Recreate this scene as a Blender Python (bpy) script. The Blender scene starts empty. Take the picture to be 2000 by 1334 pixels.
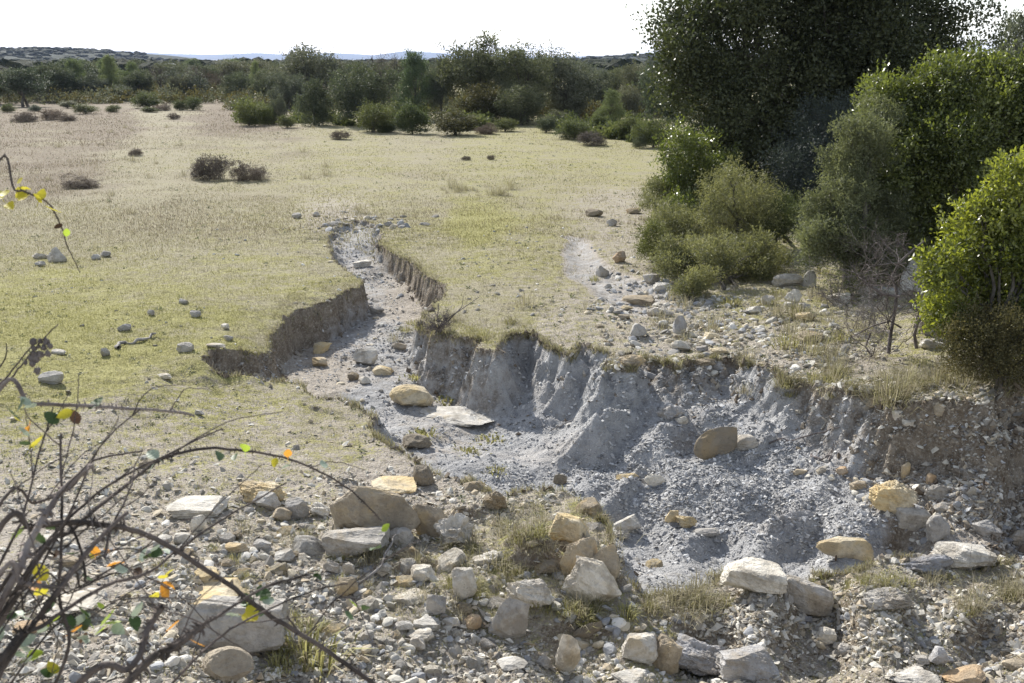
import bpy, math, random
import numpy as np
R = math.radians
C = bpy.context.scene.collection
scene = bpy.context.scene
rs = np.random.RandomState(7)

# ---------------------------------------------------------------- camera
H = 3.0
FPX = 2222.0                      # focal length in pixels of the 2000 px wide photograph (40 mm)
PITCH = math.atan((667 - 116) / FPX)
cam_d = bpy.data.cameras.new('camera'); cam = bpy.data.objects.new('camera', cam_d); C.objects.link(cam)
cam_d.lens = 36.0 * FPX / 2000.0; cam_d.sensor_width = 36.0
cam.location = (0, 0, H); cam.rotation_euler = (R(90) - PITCH, 0, 0)
cam_d.clip_start = 0.05; cam_d.clip_end = 60000
cam_d.dof.use_dof = True; cam_d.dof.focus_distance = 10.5; cam_d.dof.aperture_fstop = 13.0
scene.camera = cam

# ---------------------------------------------------------------- sky and sun
SUN_AZ, SUN_EL = R(-27), R(34)    # azimuth from +Y towards +X
w = bpy.data.worlds.new('World'); scene.world = w; w.use_nodes = True
nt = w.node_tree; sky = nt.nodes.new('ShaderNodeTexSky'); sky.sky_type = 'NISHITA'; sky.sun_disc = False
sky.sun_elevation = SUN_EL; sky.sun_rotation = SUN_AZ; sky.air_density = 1.0; sky.dust_density = 0.25; sky.ozone_density = 1.0
hs = nt.nodes.new('ShaderNodeHueSaturation'); hs.inputs['Saturation'].default_value = .5; nt.links.new(sky.outputs[0], hs.inputs['Color']); nt.links.new(hs.outputs[0], nt.nodes['Background'].inputs[0]); nt.nodes['Background'].inputs[1].default_value = 0.13
sl = bpy.data.lights.new('sun', 'SUN'); so = bpy.data.objects.new('sun', sl); C.objects.link(so)
sl.energy = 4.9; sl.angle = R(0.53); sl.color = (1.0, 0.955, 0.88)
so.location = (-20, 40, 30); so.rotation_euler = (R(90) - SUN_EL, 0, math.pi - SUN_AZ)
scene.view_settings.view_transform = 'Standard'; scene.view_settings.look = 'None'
scene.view_settings.exposure = 0.68; scene.view_settings.gamma = 1.0
scene.render.engine = 'CYCLES'
cy = scene.cycles
cy.max_bounces = 6; cy.diffuse_bounces = 3; cy.glossy_bounces = 2; cy.transmission_bounces = 4; cy.volume_bounces = 0; cy.transparent_max_bounces = 6
cy.use_denoising = True; cy.denoiser = 'OPENIMAGEDENOISE'
cy.caustics_reflective = False; cy.caustics_refractive = False

# ---------------------------------------------------------------- noise
def _hash(ix, iy, seed):
    h = (ix.astype(np.int64) * 374761393 + iy.astype(np.int64) * 668265263 + seed * 974634777) & 0x7fffffff
    h = ((h ^ (h >> 13)) * 1274126177) & 0x7fffffff
    return ((h ^ (h >> 16)) & 0xffff) / 65535.0
def vnoise(x, y, seed=0):
    ix = np.floor(x); iy = np.floor(y); fx = x - ix; fy = y - iy
    fx = fx * fx * (3 - 2 * fx); fy = fy * fy * (3 - 2 * fy)
    a = _hash(ix, iy, seed); b = _hash(ix + 1, iy, seed); c = _hash(ix, iy + 1, seed); d = _hash(ix + 1, iy + 1, seed)
    return (a * (1 - fx) + b * fx) * (1 - fy) + (c * (1 - fx) + d * fx) * fy - 0.5
def fbm(x, y, f, o=4, seed=0, g=0.5):
    s = 0; a = 1.0
    for k in range(o):
        t = .7 + 1.1 * k; ct, st_ = math.cos(t), math.sin(t)
        s = s + a * vnoise((x * ct - y * st_) * f + 17.3 * k, (x * st_ + y * ct) * f - 9.1 * k, seed + k); a *= g; f *= 2.03
    return s
def sstep(a, b, x):
    t = np.clip((x - a) / (b - a), 0, 1); return t * t * (3 - 2 * t)

# ---------------------------------------------------------------- photograph pixel <-> ground
cp, sp = math.cos(PITCH), math.sin(PITCH)
def ray(px, py):
    px = np.asarray(px, float); py = np.asarray(py, float)
    a = (px - 1000) / FPX; b = (667 - py) / FPX
    return a, cp + b * sp, -sp + b * cp          # x, y, z of a ray whose forward length is 1
def unproj(px, py, z=0.0):
    dx, dy, dz = ray(px, py); t = (z - H) / dz
    return dx * t, dy * t
def pix(x, y, z=0.0):
    zz = z - H; fw = y * cp - zz * sp; up = y * sp + zz * cp
    fw = np.maximum(fw, 0.05)
    return 1000 + FPX * x / fw, 667 - FPX * up / fw

# rim of the eroded basin (pixel, pixel, height of the rim there)
RIM = [(690,430,0),(648,448,0),(640,468,0),(652,498,0),(668,520,0),(712,545,0),(700,557,0),(640,582,0),(590,598,0),(548,615,0),(530,636,0),(527,660,0),
 (500,674,-.02),(455,684,-.04),(418,690,-.06),(398,712,-.1),(404,735,-.24),(440,750,-.28),(500,752,-.3),(560,744,-.28),(598,752,-.3),(612,775,-.32),(680,784,-.34),(722,812,-.34),
 (742,850,-.34),(785,890,-.36),(840,935,-.38),(905,958,-.38),(975,985,-.36),(1045,975,-.35),(1110,972,-.36),(1150,990,-.36),(1190,1050,-.36),(1205,1110,-.38),(1250,1150,-.42),
 (1330,1158,-.44),(1420,1128,-.46),(1530,1140,-.42),(1620,1128,-.46),(1740,1118,-.46),(1850,1100,-.46),(1960,1100,-.44),(2150,1090,-.4),(2420,1020,-.3),
 (2400,740,.3),(2150,740,.3),(2000,752,.28),(1900,785,.2),(1750,775,.12),(1620,765,.05),(1540,748,0),(1480,722,0),(1445,698,0),(1385,704,0),(1345,716,-.03),(1325,730,-.07),(1300,716,-.03),(1240,694,0),(1226,738,-.08),(1188,738,-.08),
 (1175,692,0),(1135,672,0),(1112,712,-.06),(1085,690,-.02),(1040,650,0),(985,660,0),(968,690,-.04),(945,664,0),(900,652,0),(850,645,0),(822,622,0),(842,596,0),(868,578,0),(868,556,0),(822,530,0),(800,508,0),(765,492,0),(742,478,0),(748,455,0),(725,432,0)]
_rx, _ry = unproj([p[0] for p in RIM], [p[1] for p in RIM], np.array([p[2] for p in RIM], float))
CHAN = [(1104,458),(1088,500),(1102,540),(1150,570),(1195,606),(1255,622),(1330,600),(1325,568),(1250,546),(1200,528),(1172,500),(1150,466)]
_cx, _cy = unproj([p[0] for p in CHAN], [p[1] for p in CHAN], 0.0)
def sdf(px, py, x, y):
    d = np.full(x.shape, 1e9); ins = np.zeros(x.shape, bool)
    n = len(px)
    for i in range(n):
        ax, ay, bx, by = px[i], py[i], px[(i + 1) % n], py[(i + 1) % n]
        ex, ey = bx - ax, by - ay
        t = np.clip(((x - ax) * ex + (y - ay) * ey) / (ex * ex + ey * ey + 1e-12), 0, 1)
        d = np.minimum(d, (x - ax - t * ex) ** 2 + (y - ay - t * ey) ** 2)
        c = ((ay > y) != (by > y)) & (x < (bx - ax) * (y - ay) / (by - ay + 1e-12) + ax)
        ins ^= c
    d = np.sqrt(d)
    return np.where(ins, d, -d)
def idw(sx, sy, A, k, eps=.12):
    num = 0; den = 0
    for a in A:
        ux, uy = unproj(a[0], a[1], a[2] if k == 'z' else 0.0)
        qx, qy = pix(ux, uy, 0.0)
        wgt = 1.0 / (((sx - qx) / 100.0) ** 2 + ((sy - qy) / 60.0) ** 2 + eps) ** 2
        v = a[2] if k == 'z' else a[k]
        num = num + wgt * v; den = den + wgt
    return num / den
OUT = [(0,560,0),(0,700,0),(300,600,0),(500,560,0),(600,520,0),(700,420,0),(900,450,0),(960,600,0),(1000,640,0),(1150,660,0),(1240,680,0),(1000,520,0),(1330,700,0),
 (1450,640,.02),(1600,700,.05),(1700,640,.1),(1850,640,.2),(2000,740,.3),(1750,760,.12),(1900,770,.2),(1600,560,.05),(1800,500,.15),(2200,700,.35),
 (380,700,-.03),(430,680,-.02),(300,740,-.06),(200,760,-.06),(360,760,-.18),(440,770,-.27),(560,755,-.28),(640,800,-.33),(700,860,-.33),(500,820,-.28),(300,840,-.18),(100,860,-.1),
 (780,930,-.34),(600,900,-.28),(400,950,-.15),(100,1000,-.05),(850,990,-.34),(1000,1020,-.3),(1130,1040,-.3),(700,1050,-.22),(900,1100,-.25),(1050,1150,-.3),(1200,1200,-.38),
 (300,1100,-.1),(0,1150,0),(500,1200,-.2),(700,1300,-.3),(950,1300,-.42),(200,1300,0),(1150,1300,-.52),(1350,1180,-.42),(1500,1170,-.36),(1700,1165,-.34),(1900,1165,-.32),(2100,1160,-.3),
 (1350,1300,-.68),(1600,1300,-.74),(1900,1300,-.74),(2200,1300,-.72),(1600,1235,-.54),(1850,1235,-.52),(1300,1240,-.5)]
FLO = [(700,445,-.06),(690,470,-.14),(715,515,-.26),(750,560,-.38),(760,620,-.46),(700,660,-.52),(640,700,-.56),(480,745,-.36),(560,730,-.5),(700,720,-.58),(850,780,-.64),(760,800,-.62),(950,860,-.7),(1000,900,-.74),
 (1080,960,-.8),(1180,1020,-.86),(1260,1080,-.92),(1400,1105,-.92),(1550,1100,-.9),(1750,1100,-.86),(2000,1080,-.8),(1000,780,-.62),(1090,830,-.62),(1070,790,-.56),(1150,745,-.50),(1165,785,-.40),(1090,760,-.56),(1250,752,-.46),(1235,792,-.33),(1310,790,-.28),(1340,748,-.42),
 (1380,790,-.28),(1420,735,-.30),(1500,740,-.12),(1450,780,-.28),(1560,790,-.26),(1300,830,-.42),(1230,850,-.52),(1450,830,-.36),(1180,900,-.7),(1350,900,-.62),(1260,960,-.74),(1450,920,-.56),(1600,880,-.42),(1560,950,-.56),
 (1700,930,-.48),(1650,1000,-.62),(1500,1040,-.76),(1350,1030,-.78),(1800,930,-.46),(1750,1000,-.56),(1900,960,-.46),(2100,960,-.44),(1900,1050,-.6),(1700,860,-.36),(1620,830,-.26)]
# bank width: how far from the rim the floor level is reached
WID = [(640,460,.25),(670,520,.15),(700,560,.10),(600,600,.12),(540,640,.12),(480,690,.16),(420,720,.3),(500,750,.25),(600,760,.12),(720,830,.28),(800,900,.35),(1000,980,.3),(1150,1000,.25),(1200,1100,.3),(1500,1140,.4),(1900,1100,.4),
 (760,500,.14),(820,530,.14),(868,570,.16),(840,620,.3),(850,660,.3),(920,660,.5),(1000,670,.62),(1110,690,.6),(1200,700,.55),(1300,710,.5),(1440,710,.35),(1520,750,.35),(1620,770,.42),(1750,780,.5),(1900,790,.62),(2100,750,.8)]
# ridges and humps: from pixel,z to pixel,z, radius, edge sharpness
RIDGE = [((1132,700,-.03),(1052,806,-.52),.22),((1205,718,-.04),(1188,790,-.30),.18),((1165,800,-.23),(1100,885,-.62),.19),((1165,800,-.25),(1240,796,-.29),.14),((985,672,-.06),(960,742,-.50),.12),((1385,706,-.04),(1345,768,-.30),.14),((1560,758,0),(1500,815,-.24),.14),((1700,790,.04),(1640,850,-.30),.16),((1850,800,.08),(1800,900,-.36),.18),((1298,828,-.34),(1330,836,-.4),.1),
 ((1200,960,-.62),(1235,930,-.60),.12),((1015,1015,-.04),(1070,1035,-.06),.2),((1128,1005,-.06),(1172,1065,-.16),.16),((905,985,-.2),(960,975,-.22),.15),((760,1085,-.14),(830,1075,-.16),.15),((560,770,-.24),(660,800,-.3),.12),((1290,822,-.32),(1255,880,-.56),.13),((1500,842,-.32),(1440,905,-.52),.12),((1200,788,-.33),(1330,796,-.27),.08),((1250,905,-.58),(1185,975,-.76),.12),((1385,820,-.34),(1350,850,-.5),.1),((1510,1005,-.6),(1580,1010,-.6),.09)]
_rid = []
for a, b, r_ in RIDGE:
    ax, ay = unproj(a[0], a[1], a[2]); bx, by = unproj(b[0], b[1], b[2]); _rid.append((float(ax), float(ay), a[2], float(bx), float(by), b[2], r_))

def terrain(x, y, full=False):
    x = np.asarray(x, float); y = np.asarray(y, float); shp = x.shape
    x = x.ravel(); y = y.ravel()
    yy = np.maximum(y, 3.4)
    sx, sy = pix(x * (yy / np.maximum(y, 0.5)) if False else x, yy, 0.0)
    z = np.zeros(x.shape); sd = np.full(x.shape, -9.0); wd = np.full(x.shape, .3); sc = np.full(x.shape, -9.0)
    near = (y < 26)
    if near.any():
        X, Y, SX, SY = x[near], y[near], sx[near], sy[near]
        zo = idw(SX, SY, OUT, 'z')
        s = sdf(_rx, _ry, X, Y)
        wv = idw(SX, SY, WID, 2)
        s = s + 0.16 * fbm(X, Y, 2.6, 3, 11) * np.clip(wv * 3, .5, 1.2) + 0.07 * fbm(X, Y, 7, 3, 25) * np.clip(wv * 4, .6, 1) + 0.05 * fbm(X, Y, 19, 3, 21)
        zf = idw(SX, SY, FLO, 'z', .035)
        # gullied banks: ribs that run down the slope
        rib = fbm(X * 1.0, Y * 0.35, 5.0, 3, 31)
        t = np.clip(s / wv, 0, 1); g = 1 - (1 - t) ** 2.0
        zz = zo * (1 - g) + np.minimum(zf, zo) * g
        bank = 4 * g * (1 - g)
        zz = zz + bank * rib * 0.14 + bank * 0.05 * fbm(X, Y, 16, 3, 33)
        zz = zz - bank * np.abs(fbm(X, Y, 4.5, 3, 35)) * .10
        for ax, ay, az, bx, by, bz, r_ in _rid:
            ex, ey = bx - ax, by - ay
            tt = np.clip(((X - ax) * ex + (Y - ay) * ey) / (ex * ex + ey * ey), 0, 1)
            dd = np.hypot(X - ax - tt * ex, Y - ay - tt * ey) + .09 * fbm(X, Y, 6, 3, 41)
            top = az + (bz - az) * tt - np.maximum(dd, 0) * 1.15 - .02
            k = .04
            hh = np.clip(.5 + .5 * (top - zz) / k, 0, 1)
            far_ = dd > r_ * 3
            zz = np.where(far_, zz, zz * (1 - hh) + top * hh + k * hh * (1 - hh))
        cc = sdf(_cx, _cy, X, Y) + .1 * fbm(X, Y, 3, 3, 51)
        zz = zz - .07 * sstep(-.02, .3, cc)
        ins = sstep(0, .3, s)
        rough = idw(SX, SY, RGH, 2)
        amp = rough * (1 - ins) + (1.15) * ins
        zz = zz + amp * (0.022 * fbm(X, Y, 2.2, 3, 61) + 0.020 * fbm(X, Y, 9, 4, 65, .6)) + ins * (.085 * fbm(X, Y, 1.2, 2, 67) + .035 * (.25 - np.abs(fbm(X, Y, 2.2, 2, 68))) * sstep(980, 1100, SX)) + ins * 0.016 * np.abs(fbm(X, Y, 20, 2, 69))
        z[near] = zz * (1 - sstep(20, 26, Y)); sd[near] = s; wd[near] = wv; sc[near] = cc
    z = z + .05 * fbm(x, y, .35, 3, 71) * sstep(6, 14, y) * sstep(0, .6, -sd) + .25 * fbm(x, y, .05, 3, 73) * sstep(22, 60, y)
    # road embankment under the photographer
    e = sstep(4.55, 1.3, y)
    z = z * (1 - e) + 1.35 * e
    if full: return z.reshape(shp), sd.reshape(shp), wd.reshape(shp), sc.reshape(shp)
    return z.reshape(shp)
RGH = [(100,600,.5),(500,540,.5),(900,580,.6),(1150,600,1.0),(1400,640,1.6),(1700,620,1.4),(200,820,.8),(500,800,.8),(500,1000,1.4),(300,1150,1.2),(700,1150,1.8),(1000,1100,1.6),(1500,1300,2.2),(1900,1300,2.2),(900,1300,1.8),(100,480,.5),(700,430,1.6),(900,430,.8),(1900,740,1.5)]

def hit(px, py):
    """first point of the terrain along the ray through a pixel of the photograph"""
    dx, dy, dz = ray(px, py); dx, dy, dz = float(dx), float(dy), float(dz)
    t0 = (H - .6) / -dz; t1 = (H + 1.25) / -dz
    t = np.linspace(t0 * .9, t1, 260)
    f = (H + t * dz) - terrain(t * dx, t * dy)
    i = int(np.argmax(f < 0)) if (f < 0).any() else len(t) - 1
    i = max(i, 1); u = f[i - 1] / (f[i - 1] - f[i] + 1e-9); tt = t[i - 1] + u * (t[i] - t[i - 1])
    return tt * dx, tt * dy, H + tt * dz, tt
# ---------------------------------------------------------------- ground cover: pixel, pixel, grass cover, greenness, heath
COV = [(100,560,1,.75,0),(100,640,1,1,0),(350,640,.95,.8,0),(250,700,.9,.95,0),(500,540,.9,.55,0),(600,480,.8,.45,0),(100,450,.85,.3,.15),(300,400,.85,.2,.3),(500,400,.85,.35,.2),(100,300,.9,0,.6),(200,240,.8,0,.9),(20,260,.8,0,.8),
 (450,236,.8,0,.85),(330,225,.7,.1,.3),(60,350,.85,0,.6),(300,330,.85,.25,.15),(700,300,.85,.5,.05),(450,300,.85,.4,.2),(1000,300,.85,.6,0),(1000,370,.85,.5,.05),(800,260,.8,.35,.1),(1200,330,.8,.6,0),(820,400,.8,.4,.12),(1000,480,.8,.55,0),(930,440,1,1.2,0),
 (1000,600,.7,.4,0),(850,480,.75,.4,0),(1150,640,.5,.4,0),(1100,650,.45,.4,0),(1250,480,.5,.35,.1),(1200,400,.5,.3,0),(1300,640,.42,.4,.1),(1450,600,.6,.55,0),(1600,620,.6,.55,0),(1500,680,.4,.4,.1),(1780,680,.6,.6,.1),(1700,560,.55,.6,0),(1650,740,.4,.4,.1),
 (1900,740,.45,.5,0),(200,800,.45,.5,0),(120,740,.75,.8,0),(300,750,.6,.65,0),(500,790,.52,.65,0),(650,800,.58,.55,0),(350,850,.5,.5,0),(600,880,.42,.5,0),(300,950,.36,.4,0),(450,900,.45,.5,0),(100,900,.45,.5,0),(700,900,.4,.5,0),(740,870,.12,.3,0),(500,1000,.32,.4,0),
 (400,1100,.28,.5,0),(100,1000,.2,.5,0),(100,1200,.25,.6,0),(600,1150,.2,.4,0),(800,1120,.35,.5,0),(1000,1050,.6,.6,0),(920,1000,.5,.5,0),(900,1250,.06,.5,0),(700,1300,.12,.6,0),(1150,1150,.45,.5,0),(1300,1170,.5,.5,0),
 (1600,1150,.4,.5,0),(1900,1170,.45,.5,.1),(1500,1280,0,.4,0),(1800,1280,.02,.4,0),(1200,1230,.15,.4,0),(1400,1200,.1,.4,0),(650,440,.35,.5,.1)]
MAR = [(750,600,.62,0),(700,700,.85,0),(900,850,1,0),(1300,1000,1,0),(1500,800,.85,0),(1650,880,.8,0),(1800,850,.18,0),(1950,850,.12,0),(1900,1050,.75,0),(1100,750,.95,0),(850,690,.5,0),(480,720,.05,0),(620,660,.05,0),(560,700,.1,0),
 (720,530,.5,0),(690,450,.6,0),(800,540,.2,0),(1500,1300,.85,0),(1800,1300,.45,0),(1300,1230,.6,0),(900,1250,.25,0),(300,1100,.05,0),(500,800,.05,0),(1000,1100,.1,0),(1350,640,.4,0),(1200,560,.55,0),(100,800,.1,0),(1750,1180,.3,0),(1050,960,.8,0),(760,860,.1,0),(1600,740,.4,0)]
# ---------------------------------------------------------------- materials
class NT:
    def __init__(s, name):
        s.m = bpy.data.materials.new(name); s.m.use_nodes = True; s.t = s.m.node_tree
        s.b = s.t.nodes['Principled BSDF']; s.out = s.t.nodes['Material Output']
    def n(s, typ, **kw):
        q = s.t.nodes.new(typ)
        for k, v in kw.items():
            if k.startswith('i_'): q.inputs[k[2:].replace('_', ' ')].default_value = v
            else: setattr(q, k, v)
        return q
    def l(s, a, b): s.t.links.new(a, b)
    def noise(s, scale, detail=4, rough=.6, dist=0, vec=None):
        q = s.n('ShaderNodeTexNoise'); q.inputs['Scale'].default_value = scale; q.inputs['Detail'].default_value = detail
        q.inputs['Roughness'].default_value = rough; q.inputs['Distortion'].default_value = dist
        s.l(vec if vec is not None else s.pos(), q.inputs['Vector']); return q.outputs['Fac']
    def pos(s):
        if not hasattr(s, '_p'): s._p = s.n('ShaderNodeTexCoord').outputs['Object']
        return s._p
    def attr(s, name): 
        q = s.n('ShaderNodeAttribute'); q.attribute_name = name; return q.outputs['Fac']
    def math(s, op, a, b=0.0, c=None, clamp=False):
        q = s.n('ShaderNodeMath', operation=op, use_clamp=clamp)
        for i, v in enumerate([a, b] + ([c] if c is not None else [])):
            if isinstance(v, (int, float)): q.inputs[i].default_value = v
            else: s.l(v, q.inputs[i])
        return q.outputs[0]
    def ramp(s, fac, a, b, lo=0.0, hi=1.0):
        q = s.n('ShaderNodeMapRange'); q.interpolation_type = 'SMOOTHSTEP'
        s.l(fac, q.inputs['Value']); q.inputs['From Min'].default_value = a; q.inputs['From Max'].default_value = b
        q.inputs['To Min'].default_value = lo; q.inputs['To Max'].default_value = hi; return q.outputs['Result']
    def mix(s, f, a, b, blend='MIX'):
        q = s.n('ShaderNodeMix', data_type='RGBA', blend_type=blend)
        for i, v in ((0, f), (6, a), (7, b)):
            if isinstance(v, (int, float)): q.inputs[i].default_value = v
            elif isinstance(v, tuple): q.inputs[i].default_value = v + (1,) if len(v) == 3 else v
            else: s.l(v, q.inputs[i])
        return q.outputs[2]
    def bump(s, h, dist, strength=1.0, prev=None):
        q = s.n('ShaderNodeBump'); q.inputs['Strength'].default_value = strength; q.inputs['Distance'].default_value = dist
        s.l(h, q.inputs['Height'])
        if prev is not None: s.l(prev, q.inputs['Normal'])
        return q.outputs[0]
    def done(s, col, rough=.9, bump=None, spec=.3):
        if isinstance(col, tuple): s.b.inputs['Base Color'].default_value = col + (1,)
        else: s.l(col, s.b.inputs['Base Color'])
        if isinstance(rough, (int, float)): s.b.inputs['Roughness'].default_value = rough
        else: s.l(rough, s.b.inputs['Roughness'])
        s.b.inputs['Specular IOR Level'].default_value = spec
        if bump is not None: s.l(bump, s.b.inputs['Normal'])
        return s.m
    def translucent(s, col, f):
        tr = s.n('ShaderNodeBsdfTranslucent'); mx = s.n('ShaderNodeMixShader'); mx.inputs[0].default_value = f
        if isinstance(col, tuple): tr.inputs[0].default_value = col + (1,)
        else: s.l(col, tr.inputs[0])
        s.l(s.b.outputs[0], mx.inputs[1]); s.l(tr.outputs[0], mx.inputs[2]); s.l(mx.outputs[0], s.out.inputs[0])

def ground_material():
    s = NT('ground')
    G, Cn, Hh, M = s.attr('cover'), s.attr('green'), s.attr('heath'), s.attr('marl')
    n1 = s.noise(1.3, 5, .6); n2 = s.noise(7, 5, .65); n3 = s.noise(38, 4, .65); n4 = s.noise(150, 3, .6); n0 = s.noise(.22, 4, .6)
    nz = s.n('ShaderNodeSeparateXYZ'); geo = s.n('ShaderNodeNewGeometry'); s.l(geo.outputs['True Normal'], nz.inputs[0])
    flat = s.ramp(nz.outputs[2], .62, .86)
    soil = s.mix(s.ramp(n2, .3, .7), (.150, .118, .086), (.30, .255, .20))
    soil = s.mix(s.ramp(n3, .45, .75), soil, (.44, .40, .34))
    crust = s.mix(s.ramp(n3, .3, .7), (.33, .29, .245), (.52, .475, .415))
    soil = s.mix(s.math('MULTIPLY', flat, .85), soil, crust)
    marl = s.mix(s.ramp(n2, .25, .75), (.25, .249, .25), (.455, .453, .45))
    marl = s.mix(s.ramp(n4, .42, .8), marl, (.50, .50, .505))
    marl = s.mix(s.math('MULTIPLY', s.ramp(n1, .5, .72), .45), marl, (.52, .475, .43))
    mm = s.ramp(s.math('ADD', M, s.math('MULTIPLY', s.math('SUBTRACT', n2, .5), .9)), .25, .75)
    base = s.mix(mm, soil, marl)
    dry = s.mix(s.ramp(n3, .3, .7), (.20, .178, .12), (.43, .39, .27))
    grn = s.mix(s.ramp(n3, .3, .7), (.175, .168, .06), (.44, .41, .175))
    cg = s.ramp(s.math('ADD', Cn, s.math('ADD', s.math('MULTIPLY', s.math('SUBTRACT', n2, .5), 1.6), s.math('MULTIPLY', s.math('SUBTRACT', n1, .5), 1.4))), .25, .95)
    grass = s.mix(cg, dry, grn)
    hh = s.ramp(s.math('ADD', Hh, s.math('ADD', s.math('MULTIPLY', s.math('SUBTRACT', n0, .5), 1.8), s.math('MULTIPLY', s.math('SUBTRACT', n2, .5), .9))), .2, .75)
    heath = s.mix(s.ramp(n3, .3, .7), (.135, .108, .078), (.31, .26, .195))
    grass = s.mix(hh, grass, heath)
    gm = s.math('ADD', G, s.math('ADD', s.math('MULTIPLY', s.math('SUBTRACT', n2, .5), 1.2), s.math('MULTIPLY', s.math('SUBTRACT', n3, .5), 1.3)))
    gm = s.math('MULTIPLY', s.ramp(gm, .38, .66), flat)
    col = s.mix(gm, base, grass)
    v = s.n('ShaderNodeTexVoronoi'); v.inputs['Scale'].default_value = 55; s.l(s.pos(), v.inputs['Vector'])
    b = s.bump(v.outputs['Distance'], .012, .7)
    b = s.bump(n4, .006, .9, b); b = s.bump(n3, .03, .8, b)
    return s.done(col, .95, b, .15)

def rock_material(name, dark, light, stain, stain_amt, scale=1.0, layered=0.0):
    s = NT(name)
    oi = s.n('ShaderNodeObjectInfo'); add = s.n('ShaderNodeVectorMath', operation='ADD')
    s.l(s.pos(), add.inputs[0]); s.l(oi.outputs['Random'], add.inputs[1]); mul = s.n('ShaderNodeVectorMath', operation='SCALE'); 
    cmb = s.n('ShaderNodeCombineXYZ'); r40 = s.math('MULTIPLY', oi.outputs['Random'], 40.0); s.l(r40, cmb.inputs[0]); s.l(r40, cmb.inputs[1])
    s.l(cmb.outputs[0], add.inputs[1]); s._p = add.outputs[0]
    n1 = s.noise(6 * scale, 6, .65); n2 = s.noise(30 * scale, 6, .7); n3 = s.noise(120 * scale, 4, .7); n0 = s.noise(3 * scale, 4, .6, .6)
    c = s.mix(s.ramp(n1, .3, .7), dark, light)
    c = s.mix(s.math('MULTIPLY', s.ramp(n2, .35, .75), .6), c, tuple(min(1, v * 1.15) for v in light))
    c = s.mix(s.math('MULTIPLY', s.ramp(n0, .62 - .3 * stain_amt, .75 - .2 * stain_amt), .85), c, stain)
    c = s.mix(s.math('MULTIPLY', s.ramp(n2, .60, .68), .55), c, tuple(v * .45 for v in dark))
    nd = s.noise(4.5 * scale, 5, .7); c = s.mix(s.math('MULTIPLY', s.ramp(nd, .48, .62), .55), c, (.27, .235, .185)); c = s.mix(s.math('MULTIPLY', s.ramp(n3, .62, .7), .5), c, (.12, .115, .10))
    hv = s.mix(oi.outputs['Random'], (.82, .82, .84), (1.14, 1.10, 1.04)); c = s.mix(1.0, c, hv, 'MULTIPLY')
    b = s.bump(n1, .03); b = s.bump(n2, .010, 1.0, b); b = s.bump(n3, .003, .8, b)
    return s.done(c, .9, b, .2)

def leaf_material(name, a, b, tr, trf, rough=.45, spec=.5, warm=None, warm_amt=0.0):
    s = NT(name)
    v = s.attr('var'); oi = s.n('ShaderNodeObjectInfo')
    c = s.mix(v, a, b)
    if warm is not None: c = s.mix(s.math('MULTIPLY', s.ramp(v, 1 - warm_amt, 1 - warm_amt + .02), 1.0), c, warm)
    hv = s.mix(oi.outputs['Random'], (.78, .84, .88), (1.25, 1.17, 1.05)); c = s.mix(1.0, c, hv, 'MULTIPLY')
    s.done(c, rough, None, spec)
    tc = s.mix(1.0, c, tr, 'MULTIPLY')
    s.translucent(tc, trf)
    return s.m
def bark_material(name, a, b):
    s = NT(name); n1 = s.noise(9, 4); n2 = s.noise(60, 4)
    return s.done(s.mix(s.ramp(n1, .3, .7), a, b), .9, s.bump(n2, .01), .2)

# ---------------------------------------------------------------- mesh helpers
def mk(name, v, f, mat=None, parent=None, attrs=None, smooth=False, loc=None):
    """one mesh object from vertices (N,3) and same-sized faces (M,k); v is in the parent's space"""
    me = mesh_data(name, v, f, mat, attrs, smooth)
    o = bpy.data.objects.new(name, me); C.objects.link(o)
    if parent is not None: o.parent = parent
    if loc is not None: o.location = loc
    return o
def mesh_data(name, v, f, mat=None, attrs=None, smooth=False):
    me = bpy.data.meshes.new(name)
    v = np.ascontiguousarray(v, np.float32)
    fl = f if isinstance(f, list) else [f]
    fl = [np.ascontiguousarray(q, np.int32) for q in fl if len(q)]
    me.vertices.add(len(v)); me.vertices.foreach_set('co', v.ravel())
    nl = sum(q.size for q in fl); nf = sum(len(q) for q in fl)
    me.loops.add(nl); me.loops.foreach_set('vertex_index', np.concatenate([q.ravel() for q in fl]))
    me.polygons.add(nf)
    tot = np.concatenate([np.full(len(q), q.shape[1], np.int32) for q in fl]); st = np.concatenate([[0], np.cumsum(tot)[:-1]]).astype(np.int32)
    me.polygons.foreach_set('loop_start', st)
    me.polygons.foreach_set('loop_total', tot)
    me.polygons.foreach_set('use_smooth', np.full(nf, bool(smooth)))
    me.update(calc_edges=True)
    for k, a in (attrs or {}).items():
        at = me.attributes.new(k, 'FLOAT', 'POINT'); at.data.foreach_set('value', np.ascontiguousarray(a, np.float32))
    if mat is not None: me.materials.append(mat)
    return me
def tag(o, label, cat, group=None, kind=None):
    if label: o['label'] = label
    if cat: o['category'] = cat
    if group: o['group'] = group
    if kind: o['kind'] = kind
    return o
def empty(name, loc, label, cat, group=None, rz=0.0, sc=1.0):
    o = bpy.data.objects.new(name, None); C.objects.link(o); o.location = loc; o.rotation_euler = (0, 0, rz); o.scale = (sc,) * 3
    o.empty_display_size = .1
    return tag(o, label, cat, group)
def fan(rows, wf, cols):
    u = np.linspace(-1, 1, cols); X = rows[:, None] * 0 + (u[None, :]) * wf(rows)[:, None]; Y = np.repeat(rows[:, None], cols, 1)
    idx = np.arange(len(rows) * cols).reshape(len(rows), cols)
    F = np.stack([idx[:-1, :-1], idx[:-1, 1:], idx[1:, 1:], idx[1:, :-1]], -1).reshape(-1, 4)
    return X, Y, F

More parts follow.
